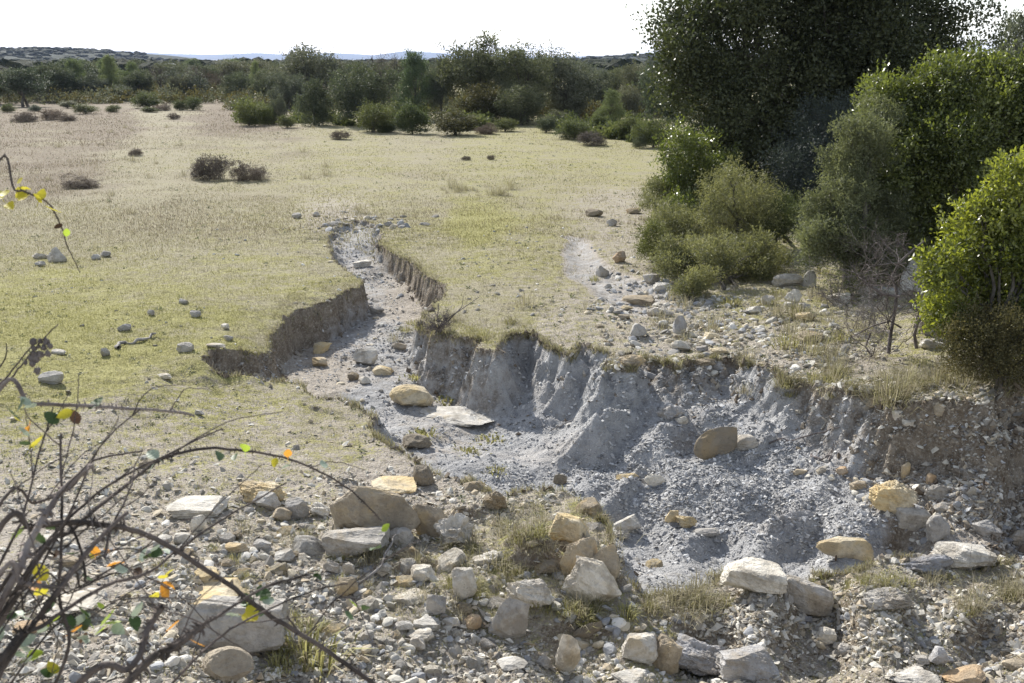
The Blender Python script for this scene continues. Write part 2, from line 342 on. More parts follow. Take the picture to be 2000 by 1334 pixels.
# ---------------------------------------------------------------- ground
def covers(x, y, sd, wd, cc):
    sx, sy = pix(x, np.maximum(y, 3.4), 0.0)
    g = idw(sx, sy, COV, 2); c = idw(sx, sy, COV, 3); h = idw(sx, sy, COV, 4); m = idw(sx, sy, MAR, 2)
    ins = sstep(-.02, .06, sd)
    g = g * (1 - ins) - .4 * ins; m = m * np.clip(ins + .0 + .35 * sstep(-1.0, 0, sd) * m, 0, 1)
    outm = (sy > 1215) & (sx > 1150); m = np.where(outm, idw(sx, sy, MAR, 2) * sstep(1215, 1250, sy), m)
    ch = sstep(0, .12, cc); g = g * (1 - ch) - .3 * ch; m = np.maximum(m, ch * .5)
    return g, c, h, m
def build_ground():
    rows = np.concatenate([np.linspace(-4, 4.4, 60), np.geomspace(4.45, 26, 1000), np.geomspace(26.2, 130, 160), np.geomspace(140, 14000, 60)])
    X, Y, F = fan(rows, lambda y: np.where(y < 130, .62 * np.maximum(y, 0) + 3.2, 1.4 * y - 98), 900)
    Z, SD, WD, CC = terrain(X, Y, True)
    Z = np.where(Y > 130, Z * sstep(400, 130, Y), Z)
    g, c, h, m = covers(X.ravel(), Y.ravel(), SD.ravel(), WD.ravel(), CC.ravel())
    o = mk('ground', np.stack([X, Y, Z], -1).reshape(-1, 3), F, ground_material(), None, {'cover': g, 'green': c, 'heath': h, 'marl': m}, True)
    o['kind'] = 'structure'
    return o
build_ground()
# ---------------------------------------------------------------- rocks
def ico(sub):
    t = (1 + 5 ** .5) / 2
    v = [(-1,t,0),(1,t,0),(-1,-t,0),(1,-t,0),(0,-1,t),(0,1,t),(0,-1,-t),(0,1,-t),(t,0,-1),(t,0,1),(-t,0,-1),(-t,0,1)]
    f = [(0,11,5),(0,5,1),(0,1,7),(0,7,10),(0,10,11),(1,5,9),(5,11,4),(11,10,2),(10,7,6),(7,1,8),(3,9,4),(3,4,2),(3,2,6),(3,6,8),(3,8,9),(4,9,5),(2,4,11),(6,2,10),(8,6,7),(9,8,1)]
    v = np.array(v, float); v /= np.linalg.norm(v, axis=1)[:, None]; f = np.array(f)
    for _ in range(sub):
        e = np.concatenate([f[:, [0, 1]], f[:, [1, 2]], f[:, [2, 0]]]); e.sort(1)
        u, inv = np.unique(e, axis=0, return_inverse=True); inv = inv.ravel()
        m = v[u].sum(1); m /= np.linalg.norm(m, axis=1)[:, None]; n = len(v); v = np.concatenate([v, m]); k = len(f)
        a, b, c = inv[:k] + n, inv[k:2 * k] + n, inv[2 * k:] + n
        f = np.concatenate([np.stack([f[:, 0], a, c], 1), np.stack([f[:, 1], b, a], 1), np.stack([f[:, 2], c, b], 1), np.stack([a, b, c], 1)])
    return v, f
ICO = [ico(k) for k in range(6)]
def n3(p, f, rng_seed, o=3, g=.5):
    """cheap 3-D noise from three 2-D slices"""
    return (fbm(p[:, 0] + .37 * p[:, 2], p[:, 1] - .21 * p[:, 2], f, o, rng_seed, g) + fbm(p[:, 1] + 3.1, p[:, 2] + .3 * p[:, 0], f, o, rng_seed + 50, g) + fbm(p[:, 2] - 5.7, p[:, 0] + .27 * p[:, 1], f, o, rng_seed + 90, g)) * .6
def rock_shape(seed, style='angular', sub=4):
    """unit rock inside about +-1, origin at its middle; style: angular, block, slab, round, cone, ragged"""
    r = np.random.RandomState(seed); v, f = ICO[sub]; v = v.copy()
    k, cut, nz = {'angular': (18, .60, .045), 'block': (13, .76, .04), 'slab': (14, .70, .045), 'round': (16, .76, .035), 'cone': (9, .6, .04), 'ragged': (12, .66, .14), 'smooth': (9, .78, .015)}[style]
    if style in ('block', 'slab'):
        a = np.abs(v); p = 4.2; v = v / ((a ** p).sum(1) ** (1 / p))[:, None]; v *= .92
    for i in range(k):
        n = r.normal(size=3); n /= np.linalg.norm(n)
        if style in ('slab', 'block') and i < 4: n = np.array([math.cos(i * 1.57 + r.uniform(-.45, .45)), math.sin(i * 1.57 + r.uniform(-.45, .45)), r.uniform(-.3, .3)]); n /= np.linalg.norm(n)
        c = cut * r.uniform(.85, 1.2); d = v @ n; c = c + .05 * n3(v, 3.0, seed % 71 + i, 2); over = np.maximum(d - c, 0); v -= over[:, None] * n * .97
    if style == 'cone': s = 1 - .38 * np.clip(v[:, 2] + .2, 0, 1); v[:, 0] *= s; v[:, 1] *= s
    nn = v / np.maximum(np.linalg.norm(v, axis=1)[:, None], 1e-6)
    v = v + nn * (n3(v, 1.6, seed % 97, 2) * nz * 2.2 + n3(v, 5.0, seed % 89 + 7, 4, .62) * nz * 1.5)[:, None]
    if style in ('slab', 'ragged'):
        st = np.sin(v[:, 2] * 13 + 3 * n3(v, 1.2, seed % 31, 2)); s = 1 + .022 * np.sign(st) * np.abs(st) ** .4; v[:, 0] *= s; v[:, 1] *= s
    lo, hi = v.min(0), v.max(0); v = (v - (lo + hi) / 2) / ((hi - lo) / 2)
    return v, f
ROCKM = {
 'pale': rock_material('pale_limestone', (.46, .435, .38), (.76, .73, .66), (.56, .48, .34), .3),
 'grey': rock_material('grey_limestone', (.28, .27, .25), (.53, .51, .475), (.44, .38, .29), .25),
 'tan': rock_material('tan_limestone', (.31, .265, .20), (.53, .46, .35), (.54, .42, .24), .5),
 'yellow': rock_material('yellow_limestone', (.42, .365, .26), (.70, .63, .48), (.62, .49, .27), .75),
 'orange': rock_material('orange_limestone', (.36, .28, .19), (.56, .46, .34), (.52, .36, .21), .8),
 'blue': rock_material('blue_grey_marlstone', (.26, .265, .275), (.48, .48, .49), (.46, .40, .32), .2),
 'brown': rock_material('brown_sandstone', (.20, .17, .125), (.34, .295, .225), (.36, .28, .17), .4),
}
def rotm(rx, ry, rz):
    cx, sx, cy_, sy, cz, sz = math.cos(rx), math.sin(rx), math.cos(ry), math.sin(ry), math.cos(rz), math.sin(rz)
    return np.array([[cz, -sz, 0], [sz, cz, 0], [0, 0, 1]]) @ np.array([[cy_, 0, sy], [0, 1, 0], [-sy, 0, cy_]]) @ np.array([[1, 0, 0], [0, cx, -sx], [0, sx, cx]])
ROCK_XY = []
def rock(name, box, style, mat, dr, label, cat, tilt=(0, 0), rz=0.0, group=None, seed=None, dz=0.0):
    """box: where the photograph shows the rock (x0,y0,x1,y1); dr: depth as a share of its width; tilt in degrees about x and y"""
    x0, y0, x1, y1 = box; gx, gy, gz, t = hit((x0 + x1) / 2, y1 - .04 * (y1 - y0))
    m = t / FPX; wid = (x1 - x0) * m; vis = (y1 - y0) * m; el = math.atan2(H - gz, math.hypot(gx, gy))
    dep = wid * dr; h = max((vis - dep * math.sin(el) * .8) / math.cos(el), .32 * vis)
    seed = seed if seed is not None else (int(x0) * 7 + int(y0) * 13) % 9973
    px_ = wid * FPX / t
    v, f = rock_shape(seed, style, 5 if px_ > 75 else 4 if px_ > 30 else 3)
    bury = .34
    hz = h * (1 + bury) / 2
    sz = np.array([wid / 2, dep / 2, hz]); v = v * sz
    if rz: v = v @ rotm(0, 0, R(rz)).T; k = (wid / 2) / max(abs(v[:, 0]).max(), 1e-6); v[:, :2] *= k
    if tilt != (0, 0): v = v @ rotm(R(tilt[0]), R(tilt[1]), 0).T
    cyy = gy + dep * .42
    v[:, 2] -= v[:, 2].min()
    cx_ = gx * (1 + dep * .42 / max(gy, .1))
    o = mk(name, v, f, ROCKM[mat], None, None, False, (cx_, cyy, min(gz, float(terrain(np.array([cx_]), np.array([cyy]))[0]) + .03) - bury * h * .7 + dz))
    o.data.shade_smooth() if False else None
    tag(o, label, cat, group, 'thing'); ROCK_XY.append((cx_, cyy, max(wid, dep) / 2))
    return o
B, K, S_, ST = 'boulder', 'rock', 'slab', 'stone'
HERO = [
 # in the gully
 (B,(760,752,850,800),'round','yellow',.75,'yellow rounded boulder lying alone in the middle of the gully floor',0,8),
 (S_,(810,803,975,834),'slab','pale',.7,'long flat pale slab half buried in grey marl below the yellow gully boulder',0,0),
 (K,(612,667,650,692),'angular','yellow',.9,'upper of two yellow rocks at the foot of the dark gully bank',0,0),
 (K,(608,697,642,719),'angular','tan',.9,'lower tan rock of the pair at the foot of the dark gully bank',0,0),
 (S_,(690,684,742,716),'slab','pale',.6,'pale slab leaning over in the narrow part of the gully',-22,-18),
 (K,(728,714,768,735),'slab','yellow',.8,'flat yellow rock just below the leaning pale slab in the gully',0,4),
 (ST,(678,727,702,744),'angular','brown',.8,'small brown stone below the leaning slab on the gully floor',0,0),
 (S_,(688,508,726,524),'slab','pale',.9,'small flat pale slab near the upper end of the gully',0,0),
 (K,(722,597,752,616),'angular','grey',.8,'grey rock in the gully beside the tallest dark bank',0,0),
 (B,(785,846,840,880),'round','brown',.9,'rounded dull brown boulder on the collapsed near edge of the gully',0,0),
 (ST,(826,860,844,876),'angular','brown',.9,'small brown stone beside the rounded boulder on the near gully edge',0,0),
 (ST,(700,735,726,752),'angular','pale',.9,'pale stone between the flat yellow rock and small brown stone',0,0),
 (K,(765,668,795,686),'angular','grey',.8,'low grey rock where the gully passes the twiggy bank bush',0,0),
 # right basin
 (S_,(1350,846,1446,892),'smooth','brown',.26,'big smooth grey-brown slab standing on edge in the grey marl slope',-14,-24),
 (S_,(1418,850,1478,884),'slab','grey',.7,'flat grey slab propped against the big upright brown slab',8,-12),
 (B,(1690,938,1792,1006),'ragged','yellow',.7,'large knobbly yellow boulder on the marl below the shaded earth bank',0,0),
 (B,(1738,990,1816,1042),'block','grey',.7,'smooth angular grey boulder in front of the knobbly yellow one',0,8),
 (K,(1806,1008,1854,1060),'round','grey',.8,'egg-shaped grey rock at the right end of the yellow boulder group',0,0),
 (K,(1822,980,1859,1004),'round','grey',.9,'rounded grey rock just above the egg-shaped one',0,0),
 (K,(1806,945,1858,985),'ragged','grey',.7,'ragged grey rock behind the large knobbly yellow boulder',0,0),
 (B,(1590,1050,1706,1092),'block','yellow',.42,'long yellow block lying on the lower marl channel',0,8),
 (B,(1826,1056,1942,1118),'slab','pale',.75,'broad pale flat-topped block near the lower right edge',0,0),
 (B,(1742,1085,1862,1128),'ragged','blue',.5,'long blue-grey rock butting against the pale flat-topped block',0,-4),
 (B,(1408,1098,1530,1168),'block','pale',.7,'pale angular block with a bright flat top in dry grass',4,8),
 (B,(1510,1126,1620,1202),'block','grey',.7,'grey block with dark top edge tilted on the near ridge',6,16),
 (B,(1682,1146,1782,1198),'ragged','grey',.7,'folded low grey boulder right of the tilted grey block',0,0),
 (ST,(1758,906,1776,936),'block','tan',.8,'small upright tan stone above the knobbly yellow boulder',0,0),
 (ST,(1808,926,1826,950),'block','orange',.8,'small upright orange stone by the foot of the shaded earth bank',0,10),
 (ST,(1546,914,1580,930),'slab','tan',.6,'flat tan stone, first of a short row on the grey marl',0,0),
 (ST,(1594,911,1614,927),'block','pale',.8,'pale cube-like stone, second of a short row on the grey marl',0,0),
 (ST,(1632,911,1656,930),'round','orange',.9,'orange rounded stone, third of a short row on the grey marl',0,0),
 (ST,(1660,938,1694,960),'slab','tan',.8,'low tan stone just left of the knobbly yellow boulder',0,0),
 (K,(1298,996,1326,1022),'block','yellow',.8,'yellow lump at the upper end of the outcrop in the marl',0,0),
 (K,(1318,1006,1362,1032),'ragged','yellow',.7,'ragged yellow-grey lump in the middle of the marl outcrop',0,6),
 (K,(1350,1030,1408,1049),'slab','grey',.5,'thin grey ledge at the lower end of the marl outcrop',0,4),
 (S_,(1198,1012,1250,1042),'block','pale',.6,'pale rectangular slab on the channel floor below the yellow capped boulder',0,-14),
 (K,(1195,1035,1232,1056),'ragged','grey',.7,'ragged grey rock under the pale rectangular slab',0,0),
 (B,(1518,982,1598,1022),'ragged','blue',.6,'layered blue-grey ledge sticking out of the lower marl slope',0,6),
 (ST,(1260,928,1296,952),'slab','pale',.35,'thin pale stone bar lying aslant on the marl',0,-30),
 (K,(1280,788,1340,822),'ragged','blue',.7,'rough blue-grey lump on the crest of the middle marl terrace',0,0),
 (ST,(1318,812,1344,830),'round','pale',.8,'whitish stone just above the big upright brown slab',0,0),
 (ST,(1080,925,1108,948),'angular','brown',.8,'dark brown stone on marl just above the grassy hummocks',0,0),
 # fractured outcrop and rocks at the near right
 (B,(1300,1240,1440,1334),'ragged','blue',.8,'broad cracked blue-grey outcrop at the bottom edge',0,6),
 (B,(1395,1262,1522,1334),'slab','blue',.7,'stepped blue-grey ledge continuing the cracked outcrop',0,6),
 (B,(1210,1240,1288,1302),'block','pale',.7,'cream block with a squared front left of the cracked outcrop',0,0),
 (K,(1266,1246,1332,1318),'angular','tan',.7,'tan pointed rock wedged between cream block and cracked outcrop',0,0),
 (K,(1192,1312,1272,1345),'slab','pale',.8,'whitish slab cut by the bottom edge below the cream block',0,0),
 (B,(1083,1236,1134,1326),'round','pale',.65,'tall white egg-shaped boulder near the bottom edge',12,0),
 (K,(968,1283,1032,1312),'round','pale',.8,'low white rock left of the tall white egg-shaped boulder',0,0),
 (ST,(1048,1282,1078,1308),'round','grey',.8,'grey stone between the low white rock and the egg-shaped boulder',0,0),
 (K,(1725,1308,1832,1345),'ragged','pale',.8,'pale orange-veined rock cut by the bottom edge',0,0),
 (K,(1836,1306,1925,1345),'slab','orange',.7,'flat orange rock at the bottom right edge',0,-10),
 (ST,(1594,1228,1632,1262),'slab','pale',.6,'upper bright white flake below the tilted grey block',0,14),
 (ST,(1636,1258,1668,1282),'angular','grey',.8,'grey stone below the bright white flakes on the dark slope',0,0),
 (K,(1818,1268,1852,1304),'slab','blue',.8,'blue-grey flake standing out on the dark rubble slope',0,24),
 (ST,(1785,1280,1815,1300),'slab','grey',.8,'grey flake left of the blue-grey one on the dark slope',0,0),
 (K,(1956,1286,2004,1312),'round','tan',.8,'tan rock at the lower right corner',0,0),
 # near centre group
 (B,(640,942,826,1048),'angular','tan',.42,'biggest boulder, dark brown face with rounded top',6,4),
 (B,(722,932,818,970),'slab','yellow',.9,'yellow flat-topped rock behind the biggest dark boulder',0,0),
 (K,(803,910,852,952),'angular','brown',.8,'brown pointed rock leaning above the yellow flat-topped rock',0,24),
 (B,(628,1030,762,1094),'block','grey',.6,'grey block lying just below the biggest dark boulder',0,-6),
 (K,(756,1030,810,1072),'angular','grey',.8,'light grey rock at the right end of the grey block',0,14),
 (B,(808,980,872,1052),'angular','tan',.55,'tan wedge-shaped boulder right of the biggest dark boulder',0,-22),
 (B,(846,1006,928,1072),'ragged','pale',.75,'rough pale boulder right of the tan wedge',0,0),
 (K,(942,958,990,998),'ragged','brown',.8,'brown earthy rock at the brink of the marl channel',0,0),
 (B,(1072,1008,1152,1072),'block','yellow',.7,'yellow-capped boulder between two grassy hummocks',0,12),
 (B,(1092,1058,1170,1146),'angular','tan',.6,'tan humped boulder below the yellow-capped one',0,0),
 (B,(1130,1074,1212,1160),'angular','tan',.5,'brown boulder leaning on the tan humped one',0,24),
 (B,(1104,1108,1214,1184),'slab','pale',.5,'long pale slab slanting down in front of the humped boulders',0,26),
 (B,(985,1128,1084,1200),'ragged','pale',.7,'broad pale rough boulder with sparse grass at its foot',0,8),
 (B,(960,1172,1035,1254),'angular','grey',.5,'pointed grey boulder sloping down under the pale rough one',0,30),
 (K,(882,1112,932,1174),'block','pale',.7,'cream squarish rock standing among dry grass tufts',0,0),
 (K,(832,1160,872,1206),'block','grey',.8,'small grey cube of rock left below the cream squarish one',0,0),
 (K,(806,1205,862,1238),'block','pale',.8,'pale angular rock just below the small grey cube',0,0),
 (K,(792,1228,850,1258),'angular','pale',.8,'cream rock touching the lower side of the pale angular rock',0,-6),
 (ST,(800,1245,832,1274),'angular','grey',.8,'grey stone tucked under the cream rock',0,0),
 (K,(905,1200,942,1236),'angular','orange',.8,'orange-tan rock right of the small grey cube',0,0),
 (ST,(862,1202,900,1228),'round','pale',.8,'white stone between the pale angular rock and the orange-tan rock',0,0),
 (ST,(698,1230,732,1256),'angular','grey',.8,'dark grey stone by the root of the thorny cane',0,0),
 (ST,(770,1210,808,1236),'round','pale',.8,'round whitish stone left of the pale angular rock',0,0),
 (K,(800,1104,850,1140),'slab','pale',.8,'flat whitish rock among tufts below the tan wedge',0,0),
 (K,(632,1094,665,1122),'angular','grey',.8,'grey rock just under the grey block',0,0),
 (ST,(668,1098,694,1128),'block','grey',.8,'second grey stone under the grey block, more upright',0,0),
 (ST,(735,1098,768,1122),'angular','pale',.8,'pale lilac stone under the light grey rock',0,0),
 (K,(940,1075,985,1102),'ragged','pale',.8,'pale ragged rock in the grass below the rough pale boulder',0,0),
 (K,(1042,1090,1096,1126),'angular','brown',.8,'dull brown rock left of the tan humped boulder',0,0),
 (K,(1130,1196,1160,1250),'slab','brown',.5,'narrow brown slab on edge above the white egg-shaped boulder',0,60),
 (K,(920,1085,960,1108),'slab','pale',.8,'pale flat rock in yellow grass left of the dull brown rock',0,0),
 # near left group
 (B,(465,935,562,988),'ragged','yellow',.9,'broad low yellow-stained boulder at the lower edge of the turf',0,0),
 (B,(328,967,444,1014),'slab','pale',.8,'flat-topped pale boulder throwing a dark shadow on bare earth',0,0),
 (K,(496,961,550,1000),'angular','pale',.8,'whitish rock in front of the yellow-stained boulder',0,0),
 (K,(556,974,606,1014),'block','grey',.6,'smooth light grey rock right of the whitish one',0,0),
 (K,(530,990,572,1020),'round','tan',.8,'tan rounded rock between whitish and light grey rocks',0,0),
 (K,(600,980,650,1012),'ragged','pale',.8,'low pale rock touching the biggest boulder on its left',0,0),
 (S_,(358,1142,494,1196),'slab','yellow',.95,'flat yellow slab lying among turf below the thorny cane',0,0),
 (B,(352,1176,565,1290),'block','grey',.45,'large squared grey boulder with shaded front at lower left',0,2),
 (B,(394,1264,500,1345),'round','tan',.8,'rounded tan boulder in front of the large squared grey one',0,0),
 (K,(370,1108,434,1144),'slab','yellow',.8,'yellow rock just above the flat yellow slab',0,0),
 (K,(432,1090,462,1112),'angular','tan',.8,'tan stone above the flat yellow slab near the cane',0,0),
 (K,(536,1073,578,1100),'angular','pale',.8,'white angular rock on the rubble left of the grey block',0,0),
 (K,(494,1053,532,1076),'slab','grey',.8,'grey flake above the white angular rock',0,0),
 (K,(440,1058,484,1084),'slab','tan',.8,'low tan flake left of the grey flake',0,0),
 (S_,(76,1166,204,1212),'slab','pale',.8,'pale flat slab seen through the bramble stems',0,-8),
 (S_,(26,1212,98,1244),'slab','orange',.8,'orange-pink flat slab behind the lowest bramble stems',0,-8),
 (K,(118,1085,160,1112),'slab','tan',.8,'tan flat rock behind the middle of the bramble',0,0),
 (S_,(60,1042,140,1072),'slab','pale',.7,'pale flat slab behind the upper bramble fork',0,0),
 (K,(372,1008,404,1040),'angular','pale',.7,'pinkish pointed stone in the shadow of the flat-topped pale boulder',0,0),
 (K,(336,1040,372,1064),'round','pale',.8,'round pale rock under the arching cane',0,0),
 (K,(300,1045,336,1068),'slab','pale',.8,'flat pale rock left of the round one under the arching cane',0,0),
 (K,(650,1128,700,1166),'angular','tan',.6,'weathered tan rock at the end of the pale stick',0,-20),
 # stony ground at the right
 (B,(1508,536,1568,560),'block','grey',.6,'long grey boulder at the edge of the low juniper',0,0),
 (K,(1566,531,1592,562),'block','grey',.7,'upright grey rock right of the long grey boulder',0,0),
 (K,(1532,564,1566,592),'angular','pale',.8,'pale pointed rock below the long grey boulder',0,-10),
 (K,(1485,576,1512,596),'block','grey',.8,'dark-sided block left of the pale pointed rock',0,0),
 (K,(1460,597,1490,614),'round','pale',.8,'low pale rock down-left of the dark-sided block',0,0),
 (K,(1555,592,1582,610),'round','grey',.8,'round grey rock below the pale pointed one',0,0),
 (K,(1612,572,1662,598),'slab','pale',.8,'pale flat rock in the grass right of the pale pointed one',0,0),
 (K,(1676,560,1712,584),'ragged','grey',.8,'grey rock beside the bare thorn bush',0,0),
 (B,(1752,512,1838,578),'block','pale',.7,'big white-topped boulder behind the bare thorn bush',0,-6),
 (B,(1700,558,1762,580),'slab','pale',.8,'pale flat rock at the foot of the white-topped boulder',0,0),
 (B,(1790,612,1860,662),'ragged','grey',.7,'grey boulder under the bright green bush',0,0),
 (K,(1796,660,1840,682),'slab','pale',.8,'pale slab below the grey boulder under the bright bush',0,0),
 (K,(1230,632,1264,660),'round','grey',.9,'rounded grey rock on the stony slope above the marl hollow',0,0),
 (K,(1314,619,1342,654),'cone','blue',.7,'pointed blue-grey rock standing up on the stony slope',0,0),
 (K,(1212,577,1282,597),'slab','brown',.7,'long low brown rock at the mouth of the small pale channel',0,0),
 (ST,(1212,596,1238,608),'angular','yellow',.8,'small yellow stone below the long low brown rock',0,0),
 (ST,(1207,614,1230,627),'angular','brown',.8,'small brown stone above the rounded grey rock',0,0),
 (K,(1262,600,1292,620),'angular','grey',.8,'grey rock in the middle of the stony slope',0,0),
 (K,(1290,603,1316,618),'angular','grey',.8,'second grey rock right beside the one mid-slope',0,0),
 (K,(1310,664,1350,690),'angular','pale',.8,'pale broken rock near the crest above the marl terrace',0,0),
 (K,(1385,677,1422,693),'slab','yellow',.8,'flat yellow rock on the crest above the marl terrace',0,0),
 (ST,(1358,675,1384,688),'slab','blue',.8,'blue-grey flake left of the flat yellow rock',0,0),
 (K,(1374,648,1404,664),'slab','yellow',.8,'yellowish rock a step above the flat yellow one',0,0),
 (K,(1552,608,1592,628),'angular','yellow',.8,'yellow-topped rock among low grey herbs',0,0),
 (B,(1545,646,1612,672),'slab','brown',.7,'low mossy brown ledge shading the marl beside it',0,0),
 (K,(1352,698,1400,716),'ragged','brown',.8,'brown clod on the brink above the terrace',0,0),
 (K,(1205,692,1262,722),'ragged','tan',.7,'crumbling tan outcrop at the head of the marl rib',0,0),
 (K,(1195,492,1223,514),'angular','orange',.8,'red-brown rock beside the small pale channel',0,0),
 (K,(1163,519,1190,542),'cone','grey',.8,'pointed grey rock beside the small pale channel',0,0),
 (K,(1255,535,1290,556),'angular','grey',.8,'grey rock under the left end of the low juniper',0,0),
 (S_,(1275,552,1312,570),'slab','pale',.8,'pale slab where the small channel widens',0,0),
 (K,(1143,408,1178,424),'round','brown',.8,'brown rock alone in the meadow near the dark bush',0,0),
 (K,(1222,406,1252,418),'slab','brown',.8,'flat brown rock at the meadow edge by the dark bush',0,0),
 (ST,(1184,428,1206,443),'angular','grey',.8,'grey stone on bare ground right of the green patch',0,0),
 (B,(1558,396,1592,420),'round','blue',.8,'blue-shaded boulder in the shade between the junipers',0,0),
 (B,(1545,418,1600,452),'round','blue',.8,'lower shaded boulder between the junipers',0,0),
 (S_,(1690,772,1752,798),'slab','brown',.7,'brown slab jutting from the top of the earth bank',0,0),
 (K,(1736,800,1768,822),'block','pale',.7,'pale block set in the face of the earth bank',0,0),
 (ST,(1762,820,1784,832),'block','pale',.7,'small pale stone right of the block in the bank face',0,0),
 (K,(1822,790,1856,812),'block','tan',.7,'tan rock at the right shoulder of the earth bank',0,-16),
 (K,(1676,750,1714,774),'round','grey',.8,'grey rock at the bank top below the rough grass',0,0),
 (K,(1728,745,1758,764),'slab','pale',.8,'pale flake at the bank top below the rough grass',0,0),
 (ST,(1878,842,1898,852),'round','pale',.8,'oval pale stone stuck in the upper bank face',0,0),
 (ST,(1918,815,1938,832),'round','grey',.8,'grey stone stuck high in the bank face',0,0),
 (ST,(1960,958,1982,976),'round','grey',.8,'grey stone at the shaded foot of the earth bank',0,0),
 (K,(1896,1018,1952,1050),'slab','grey',.7,'grey ledge low at the right edge',0,0),
 (K,(1965,1036,2010,1072),'slab','grey',.7,'layered grey rock cut by the right edge',0,0),
 # meadow at the left
 (B,(92,484,132,514),'cone','grey',.8,'pyramid-shaped grey rock on the left meadow',0,0),
 (ST,(62,494,96,506),'slab','grey',.6,'long low stone left of the pyramid-shaped rock',0,0),
 (ST,(68,510,90,521),'angular','grey',.8,'small stone in front of the long low one by the pyramid-shaped rock',0,0),
 (ST,(196,490,218,503),'round','grey',.8,'right stone of a pair beside the pyramid-shaped rock',0,0),
 (ST,(178,497,198,509),'round','grey',.8,'left stone of a pair beside the pyramid-shaped rock',0,0),
 (K,(344,668,378,689),'round','grey',.8,'rounded grey rock between the fallen stick and the gully',0,0),
 (K,(76,727,131,753),'block','grey',.4,'tilted wedge of grey rock alone on green turf',0,-12),
 (K,(228,633,260,648),'slab','grey',.6,'grey stone above the fallen stick',0,-10),
 (ST,(372,606,394,620),'block','grey',.8,'small block on turf above the rounded grey rock',0,0),
 (ST,(288,605,304,617),'angular','grey',.8,'dark stone on the yellow-green turf left of the small block',0,0),
 (ST,(350,584,368,594),'slab','grey',.7,'thin stone on turf, highest of the three near the gully bank',0,0),
 (ST,(100,682,130,694),'slab','grey',.7,'flat stone on turf above the tilted wedge',0,0),
 (ST,(198,680,215,697),'angular','grey',.8,'dark stone just left of the fallen stick',0,0),
 (ST,(430,632,448,645),'angular','pale',.8,'pale stone near the brink of the dark gully bank',0,0),
 (ST,(436,654,456,666),'angular','grey',.8,'grey stone just below the pale one near the brink',0,0),
 (ST,(402,670,442,680),'slab','grey',.6,'flat stone at the edge of the turf above the small hollow',0,0),
 (K,(306,728,336,741),'slab','pale',.7,'pale flat stone left of the small hollow',0,0),
 (ST,(380,800,400,812),'angular','grey',.8,'dark stone on thin turf near the pale cane tip',0,0),
 (ST,(270,898,300,915),'slab','brown',.7,'brown stone behind the long arching cane',0,0),
 (K,(570,416,590,428),'round','grey',.8,'grey rock left above the gully head',0,0),
 (ST,(610,414,626,424),'angular','grey',.8,'second grey rock left above the gully head',0,0),
]
for n_, box, style, mat, dr, label, tx, ty in HERO:
    rock('flat_rock' if n_ == S_ else n_, box, style, mat, dr, label, 'rock' if n_ == S_ else n_, (tx, ty), 0.0)
# ---------------------------------------------------------------- loose stones, one object each
def density_points(regs, n, seed, mind=0):
    r = np.random.RandomState(seed); out = []
    P = np.array([a[:2] for a in regs], float); S = np.array([a[2:4] for a in regs], float); Wt = np.array([a[4] for a in regs], float); Wt /= Wt.sum()
    k = r.choice(len(regs), n, p=Wt); q = P[k] + r.normal(size=(n, 2)) * S[k]
    return q[:, 0], q[:, 1], r
def to_ground(px, py, it=4):
    """many pixels at once: fixed-point iteration of the height"""
    z = np.zeros(px.shape)
    for _ in range(it):
        x, y = unproj(px, py, z); z = .3 * z + .7 * terrain(x, y)
    x, y = unproj(px, py, z); return x, y, terrain(x, y)
STONE_ME = {}
for k, mt in enumerate(['pale', 'grey', 'tan', 'yellow', 'blue', 'brown']):
    for j in range(5):
        v, f = rock_shape(900 + k * 31 + j * 7, ['angular', 'slab', 'block', 'round', 'angular'][j], 3)
        v = v * np.array([.5, .38, .24 if j != 1 else .12]); v[:, 2] += .12 if j != 1 else .04
        STONE_ME[mt, j] = mesh_data('stone', v, f, ROCKM[mt])
SREG = [  # pixel centre, spread, weight, size range m, colours, label, group
 ((560,1085),(90,50),46,(.06,.20),'ppgty','pale or grey broken stone lying loose on the rubble left of the grey block','stones on the rubble left of the grey block'),
 ((820,1270),(110,40),52,(.05,.16),'ppptg','whitish broken stone lying loose on the bottom rubble left of the white egg-shaped boulder','stones on the bottom rubble'),
 ((650,1270),(70,40),18,(.04,.09),'ppgt','pale stone lying loose on earth beneath the thick thorny cane','stones beneath the thick thorny cane'),
 ((800,1110),(260,75),34,(.16,.34),'pptgy','angular half-buried rock in the rubble among the larger near boulders','rocks among the near boulders'),
 ((1750,1270),(160,35),40,(.04,.09),'gbgpt','grey or brown pebble-like stone on the dark slope at the lower right','stones on the dark lower right slope'),
 ((1400,640),(130,32),56,(.07,.16),'ggpbt','grey or pale stone lying loose on the stony slope above the marl hollow','stones on the stony slope'),
 ((720,437),(62,9),30,(.12,.30),'gggp','grey stone in the litter of stones around the gully head','stones around the gully head'),
 ((700,690),(50,50),16,(.05,.12),'ppgt','pale stone on the floor of the narrow gully','stones on the narrow gully floor'),
 ((250,660),(160,60),14,(.04,.08),'gg','small grey stone on the green turf left of the gully','stones on the green turf'),
 ((1000,560),(90,40),10,(.05,.09),'gg','small grey stone on the grassy tongue between the two channels','stones on the grassy tongue'),
 ((150,1180),(110,60),14,(.05,.12),'ppt','pale stone on bare earth behind the bramble stems','stones behind the bramble stems'),
 ((1720,770),(110,25),14,(.06,.12),'gtp','grey or tan stone along the top of the earth bank','stones along the earth bank top'),
]
CM = {'p': 'pale', 'g': 'grey', 't': 'tan', 'y': 'yellow', 'b': 'blue', 'w': 'brown'}
rr = np.random.RandomState(77)
